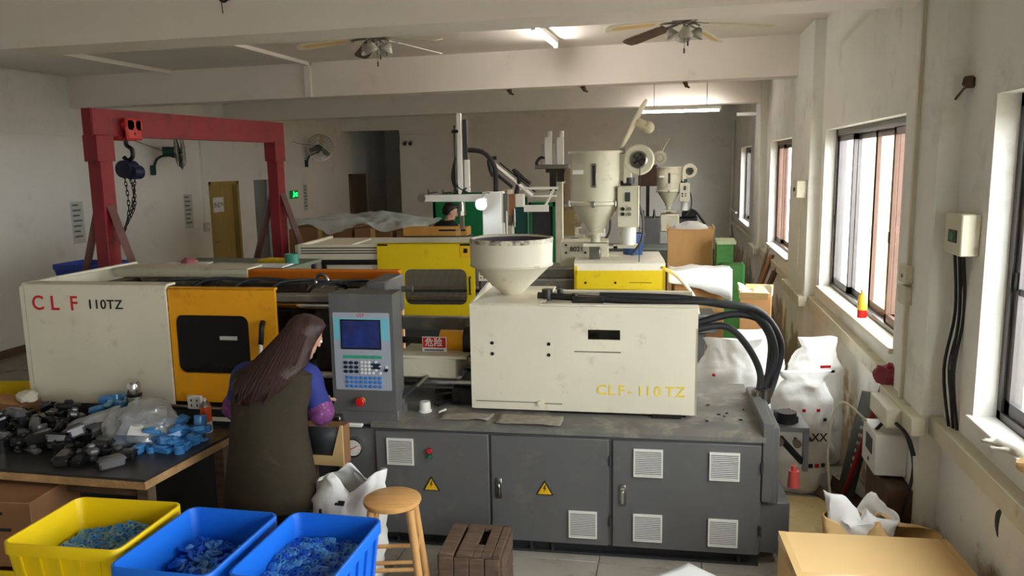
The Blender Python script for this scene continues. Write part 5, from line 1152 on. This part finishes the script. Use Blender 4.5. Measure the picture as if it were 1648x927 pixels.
t = thing('loader_box', 'brown material loader box with open lid beside the small dryer', 'loader', (-.41, 14.68, 0))
G().box(-.20, .13, -.12, .12, 1.93, 2.31, .008).obj('loader_body', M('loader_brown', (96, 74, 62), .6, var=.2), t); G().box(-.06, .0, -.06, .06, 0, 1.93).obj('stand_pole', dgrey, t); G().box(-.15, .12, -.15, .15, 0, .03).obj('foot', dgrey, t)
G().rbox((.22, 0, 2.56), (.02, .24, .5), (0, 30, 0)).obj('open_lid', creamd, t); G().lathe([(.05, -.04), (.12, -.04), (.125, .04), (0, .05)], (.18, -.13, 2.43), 24, (90, 0, 0)).obj('blower', creamd, t); G().lathe([(.0, 0), (.07, .0), (.07, .01)], (.18, -.175, 2.43), 20, (90, 0, 0)).obj('blower_inlet', dgrey, t)

# ------------------------------------------------------------------ cartons and cabinets along the window wall
t = thing('cardboard_box', 'tall tan cardboard box beside the green cabinet', 'box', (.22, 10.05, 0)); G().box(-.27, .27, -.25, .25, 0, 1.54, .006).obj('box_body', M('tan_carton', (222, 172, 112), .75, var=.05, scale=3, stretch=(8, 1, 1)), t)
for a, b in ((-1, 0), (1, 0)): G().rbox((a * .28, 0, 1.52), (.01, .5, .09), (0, a * 8, 0)).obj('lid_flap', cardl, t)
tag(crumple([(0, 0, 0, .22, .2), (0, 0, .04, .18, .16), (.02, 0, .08, .08, .07)], 24, .03, 10, 6).obj('plastic_wrap', paper, None, loc=(.22, 10.05, 1.535)), 'crumpled white wrap on top of the tall tan box', 'wrap')
t = thing('cardboard_box', 'brown cardboard box under the white sheet', 'box', (.27, 8.45, 0), 4); G().box(-.25, .25, -.22, .24, 0, 1.17, .006).obj('box_body', card, t); G().box(-.251, .251, -.2215, -.22, .82, .90).obj('tape', tapem, t)
tag(G().sheet(lambda u, v: (-.30 + .64 * u, -.30 + .55 * v, .02 + .05 * math.sin(2.6 * u) * (1 - v) + .03 * noise.noise((u * 4, v * 4, 1)) - (.10 + .22 * u) * max(0, .13 - v) / .13), 24, 20).obj('white_sheet', paper, None, thick=.004, loc=(.27, 8.46, 1.215)), 'white plastic sheet drooping over the brown box', 'sheet')
t = thing('green_cabinet', 'stepped green metal cabinet beside the tall tan box', 'cabinet', (.50, 9.1, 0)); G().box(.01, .20, .25, .6, 0, 1.40, .006).obj('upper_body', greenc, t); G().box(.06, .30, -.05, .25, 0, 1.20, .006).obj('lower_body', greenc, t); G().box(.285, .305, -.055, .26, .0, 1.205).obj('edge_strip', M('bright_green_edge', (70, 176, 92), .5), t)
G().box(.005, .23, .24, .62, 1.40, 1.45, .01).jit(.012, 14).obj('dusty_cover', M('pale_green_dust', (196, 214, 176), .8), t)
t = thing('cardboard_box', 'narrow open brown cardboard box beside the wall trunking', 'box', (.80, 7.75, 0), -8)
G().prism(rrect(-.14, .14, -.13, .13, .004, 1), 0, 1.12, 'z', hole=rrect(-.134, .134, -.124, .124, .004, 1)).box(-.138, .138, -.128, .128, 0, .01).obj('box_body', card, t)
for a, q in ((0, (-.02, -.16, 1.10, -50)), (1, (.02, .16, 1.13, 40))): G().rbox((q[0], q[1], q[2]), (.26, .09, .006), (q[3], 0, 0)).obj('lid_flap', cardl, t)
open_bag([(0, 0, 0, .10, .09), (0, 0, .05, .12, .10), (-.02, 0, .10, .13, .11)], 26, .03, 9, 31, 'plastic_liner', 'pale clear liner bunched in the narrow open box', creamw, (.80, 7.75, 1.05), 0, .003, 'liner')
for i, (y, x, m, lab) in enumerate(((10.9, 1.02, woodd, 'grey wooden board leaning on the window wall'), (10.7, 1.06, rust, 'rusty steel bar leaning beside the wooden board'), (11.3, 1.0, cardd, 'wide brown board leaning under the window'), (11.7, 1.1, dwood, 'narrow brown plank leaning near the pipe'))):
    tag(G().tube([(x, y, 0), (1.37, y + .1, .88 + .09 * i)], .04 if i % 2 == 0 else .02, 4).obj('leaning_board', m, None), lab, 'board')

# ------------------------------------------------------------------ sacks behind the machine end
def sackobj(label, loc, rz, h, rx, ry, seed, marks=()):
    g = crumple([(0, 0, 0, rx * .85, ry * .85), (0, 0, .05, rx * 1.0, ry), (0, 0, h * .3, rx * 1.03, ry * 1.03), (0, 0, h * .6, rx, ry), (0, 0, h * .78, rx * .93, ry * .8), (.01, 0, h * .87, rx * .70, ry * .45), (.02, 0, h * .92, rx * .62, ry * .25), (.02, .01, h, rx * .80, ry * .12)], 44, .026, 7, seed, fine=5, sq=.6)
    for v in g.bm.verts: v.co.z = max(v.co.z, .0)
    o = tag(g.obj('woven_sack', sack, None, loc=loc, rz=rz), label, 'sack', None)
    for i, (x, z, w_, h_) in enumerate(marks): G().rbox((x, -ry - .012 + .3 * ry * (x / rx) ** 2, z), (w_, .012, h_), (0, 0, math.degrees(x / rx * .4)), .002).obj('printed_mark', sackp if i % 4 else redp, o)
    return o
fs = sackobj('full white printed sack standing upright by the window wall', (.93, 5.78, 0), 8, .86, .21, .16, 3, [(-.13 + .05 * ((k * 7) % 6), .62 - .07 * (k % 4), .022, .022) for k in range(9)] + [(-.06 + k * .045, .215, .03, .028) for k in range(5)])
text('AXX', .085, (-.03, -.196, .43), sackp, fs, 'sack_lettering', sx=.9)
sackobj('plump white sack piled behind the machine hoses', (.45, 5.98, 0), -10, 1.03, .27, .19, 5, [(-.1, .8, .02, .02), (.1, .7, .025, .02), (.02, .62, .02, .025)])
sackobj('white sack with knotted top leaning on the wall', (1.11, 6.34, 0), 15, .98, .20, .17, 9, [(.0, .8, .08, .02), (.05, .76, .05, .02)])
sackobj('smaller white sack beside the plump one', (.05, 5.95, 0), 0, .88, .16, .16, 14, [(-.05, .7, .02, .02), (.05, .6, .02, .02)])
sackobj('white sack squeezed between the plump sack and the upright one', (.68, 6.42, 0), 10, 1.02, .20, .17, 17)

# ------------------------------------------------------------------ on the window wall
def wbox(name, label, cat, x0, x1, y0, y1, z0, z1, m, extra=None):
    t = thing(name, label, cat, ((x0 + x1) / 2, (y0 + y1) / 2, z0)); b = G().box(-(x1 - x0) / 2, (x1 - x0) / 2, -(y1 - y0) / 2, (y1 - y0) / 2, 0, z1 - z0, .006).obj('box', m, t)
    if extra: extra(t, b)
    return t
def ex1(t, b):
    G().box(-.047, -.042, -.06, .05, .06, .12).obj('breaker_window', black, b); G().box(-.050, -.046, -.03, .02, .07, .105).obj('breaker_switch', greenp, b)
    for i, (dx, dy) in enumerate(((0, .02), (.01, -.01), (-.01, .05), (.02, .06))): G().tube([(dx, dy, 0), (dx + .03, dy + .03, -.3), (dx, dy + .02 * i, -.6), (dx + .03, dy, -.90)], .008 if i < 3 else .004, 6, smooth=5).obj('cable', rubber, t)
wbox('fuse_box', 'cream and grey fuse box with cables beside the near window', 'fuse box', 1.335, 1.42, 4.05, 4.28, 1.885, 2.085, creamd, ex1)
def ex2(t, b): G().tube([(0, 0, 0), (.01, 0, -.25), (0, .02, -.8)], .008, 6, smooth=4).obj('cable', creamd, t); G().cyl((-.055, 0, .08), (-.065, 0, .08), .02).obj('knob', dgrey, b)
wbox('switch_box', 'small grey switch box on the column between windows', 'switch', 1.21, 1.312, 8.30, 8.52, 1.98, 2.15, creamd, ex2)
def ex4(t, b): G().box(-.022, -.019, -.015, .015, .03, .05).obj('rocker', black, b)
wbox('junction_box', 'cream junction box with black mark on the column', 'junction box', 1.27, 1.312, 4.66, 4.80, 1.66, 1.76, creamd, ex4)
wbox('junction_box', 'cream junction box below the marked one on the column', 'junction box', 1.27, 1.312, 4.66, 4.80, 1.54, 1.645, creamd)
tag(G().box(1.288, 1.312, 4.70, 4.73, 1.76, 3.2).box(1.288, 1.312, 4.70, 4.73, 1.0, 1.54).obj('wall_conduit', creamd, None), 'thin conduit running up the column from the junction boxes', 'conduit')
def ex3(t, b):
    G().box(-.088, -.082, -.08, .06, .10, .19).obj('meter_window', dgrey, b); G().box(-.088, -.082, -.02, .0, .04, .06).obj('switch', black, b)
    G().tube([(0, -.12, .0), (.0, -.14, -.3), (.02, -.12, -.58)], .012, 6, smooth=4).obj('cable', rubber, t); G().tube([(.05, -.16, .30), (.09, -.25, .1), (.02, -.30, -.2), (.0, -.2, -.45)], .009, 6, smooth=6).obj('cable', rubber, t)
    G().tube([(-.06, -.05, .24), (-.02, -.15, .33), (.03, -.3, .30), (.06, -.35, .2)], .010, 6, smooth=5).obj('cable', rubber, t); G().tube([(-.08, .1, .24), (-.2, .25, .3), (-.25, .3, .0), (-.2, .3, -.5)], .008, 6, smooth=6).obj('pale_cable', creamd, t)
wbox('meter_box', 'white meter box hanging at the foot of the column', 'meter box', 1.14, 1.31, 4.56, 4.86, .58, .82, whitep, ex3)
tag(G().box(1.17, 1.31, 4.50, 4.86, .88, .985, .006).obj('adaptor_block', creamd, None), 'cream adaptor block on the trunking ledge by the column', 'adaptor')
tag(G().box(1.18, 1.31, 4.42, 4.90, 0, .56, .004).obj('backing_plank', rust, None), 'stained plank standing below the white meter box', 'plank')
tag(G().tube([(1.19, 5.55, 0), (1.31, 5.0, 1.12)], .018, 10).obj('red_pole', M('pole_red', (150, 30, 40), .5), None), 'thin red pole leaning against the trunking ledge', 'pole')
tag(crumple([(0, 0, 0, .05, .07), (0, 0, .05, .07, .08), (0, 0, .10, .04, .05)], 18, .02, 22, 9).obj('red_rag', M('red_rag', (150, 70, 78), .9), None, loc=(1.30, 5.05, .995)), 'bunched pink red rag on the trunking by the column', 'rag')
t = thing('perforated_board', 'dark perforated board leaning by the red pole', 'board', (1.20, 5.55, 0), 0)
q = Matrix.Translation((0, 0, 0)) @ Matrix.Rotation(R(14), 4, 'Y') @ Matrix.Rotation(R(-14), 4, 'X')
G().add(G().box(-.012, .012, -.16, .16, 0, .78), q).obj('panel', M('dark_green_board', (62, 68, 58), .6), t)
for i in range(7):
    for j in range(2): G().add(G().cyl((-.016, -.08 + .05 * j, .25 + i * .055), (-.011, -.08 + .05 * j, .25 + i * .055), .014, seg=8), q).obj('hole', creamd, t)
tag(G().tube([(1.02, 5.75, .02), (1.3, 4.95, .03)], .05, 4).obj('floor_plank', woodd, None), 'old plank on the floor along the window wall', 'plank')
tag(G().tube([(1.13, 6.0, .02), (1.36, 5.1, .05)], .05, 4).obj('floor_plank', rust, None), 'second old plank on the floor against the wall foot', 'plank')
tag(G().box(-.28, .28, -.45, .45, 0, .012, .003).obj('plywood_sheet', M('yellow_ply', (206, 180, 122), .6, var=.12, dirt=((150, 126, 84), .3, 5)), None, loc=(.93, 5.1, .001)), 'yellow plywood sheet on the floor by the sacks', 'sheet')
tag(G().cyl((.72, 4.50, .045), (1.12, 4.62, .045), .03).obj('floor_pipe', creamd, None), 'short pale pipe on the floor near the machine end', 'pipe')
tag(crumple([(0, 0, 0, .07, .05), (0, 0, .06, .08, .06), (0, 0, .12, .03, .03)], 16, .02, 18, 2).obj('dark_rag', M('maroon_rag', (74, 44, 46), .9), None, loc=(.88, 4.36, 0)), 'dark maroon rag on the floor behind the tan box', 'rag')
t = thing('drink_bottle', 'yellow drink bottle with red base on the window sill', 'bottle', (1.46, 6.45, 1.134)); G().lathe([(0, 0), (.035, 0), (.036, .06)], seg=20).obj('red_base', redp, t); G().lathe([(.036, .06), (.036, .14), (.03, .17), (.015, .19), (.014, .2)], seg=20).obj('yellow_body', M('yellow_juice', (240, 200, 70), .2), t); G().lathe([(.016, .2), (.016, .22), (0, .22)], seg=14).obj('cap', whitep, t)
t = thing('work_glove', 'dirty grey work glove on the near window sill', 'glove', (1.42, 3.45, 1.134), 20)
g = G(); capsule(g, (0, 0, .02), (.0, .10, .022), .035, .032, 12)
for k in range(4): capsule(g, (-.024 + .016 * k, .10, .022), (-.04 + .024 * k, .18 - .01 * abs(k - 1.5), .012), .011, .010, 8)
capsule(g, (-.03, .03, .02), (-.07, .08, .014), .013, .010, 8)
for v in g.bm.verts: v.co.z *= .7
gl = g.obj('glove_shell', M('dirty_glove', (168, 162, 150), .9, var=.15, scale=12), t); remesh(gl, .005, 3)
tag(crumple([(0, 0, 0, .09, .06), (0, 0, .03, .09, .05), (0, 0, .05, .05, .03)], 18, .016, 20, 7).obj('tan_rag', M('tan_rag', (200, 160, 110), .9), None, loc=(1.44, 3.30, 1.134)), 'tan rag beside the work glove on the sill', 'rag')
tag(G().tube([(0, 0, 0), (-.04, .01, -.03), (-.05, .16, -.10), (-.045, .30, -.16)], .006, 6).rbox((-.02, 0, 0), (.05, .05, .05), (0, 20, 40), .008).obj('wall_bracket_wire', rust, None, loc=(XR, 4.28, 2.71)), 'bent rusty wire sticking out of the wall by the window', 'wire')
tag(G().tube([(0, 0, .03), (-.015, 0, .01), (-.02, -.005, -.04), (-.015, -.01, -.09)], [.003, .011, .008, .002], 6, smooth=4).obj('peeling_strip', M('dark_strip', (70, 74, 70), .8), None, loc=(1.36, 3.42, .88)), 'dark strip hanging from the trunking below the near window', 'strip')
tag(G().cyl((0, 0, 0), (0, 0, .10), .035, .03).cyl((0, 0, .10), (0, 0, .13), .015).obj('oil_cap_bottle', M('pink_red', (214, 90, 84), .4), None, loc=(.735, 4.72, .42)), 'small pink red oil bottle hanging at the machine end', 'bottle')
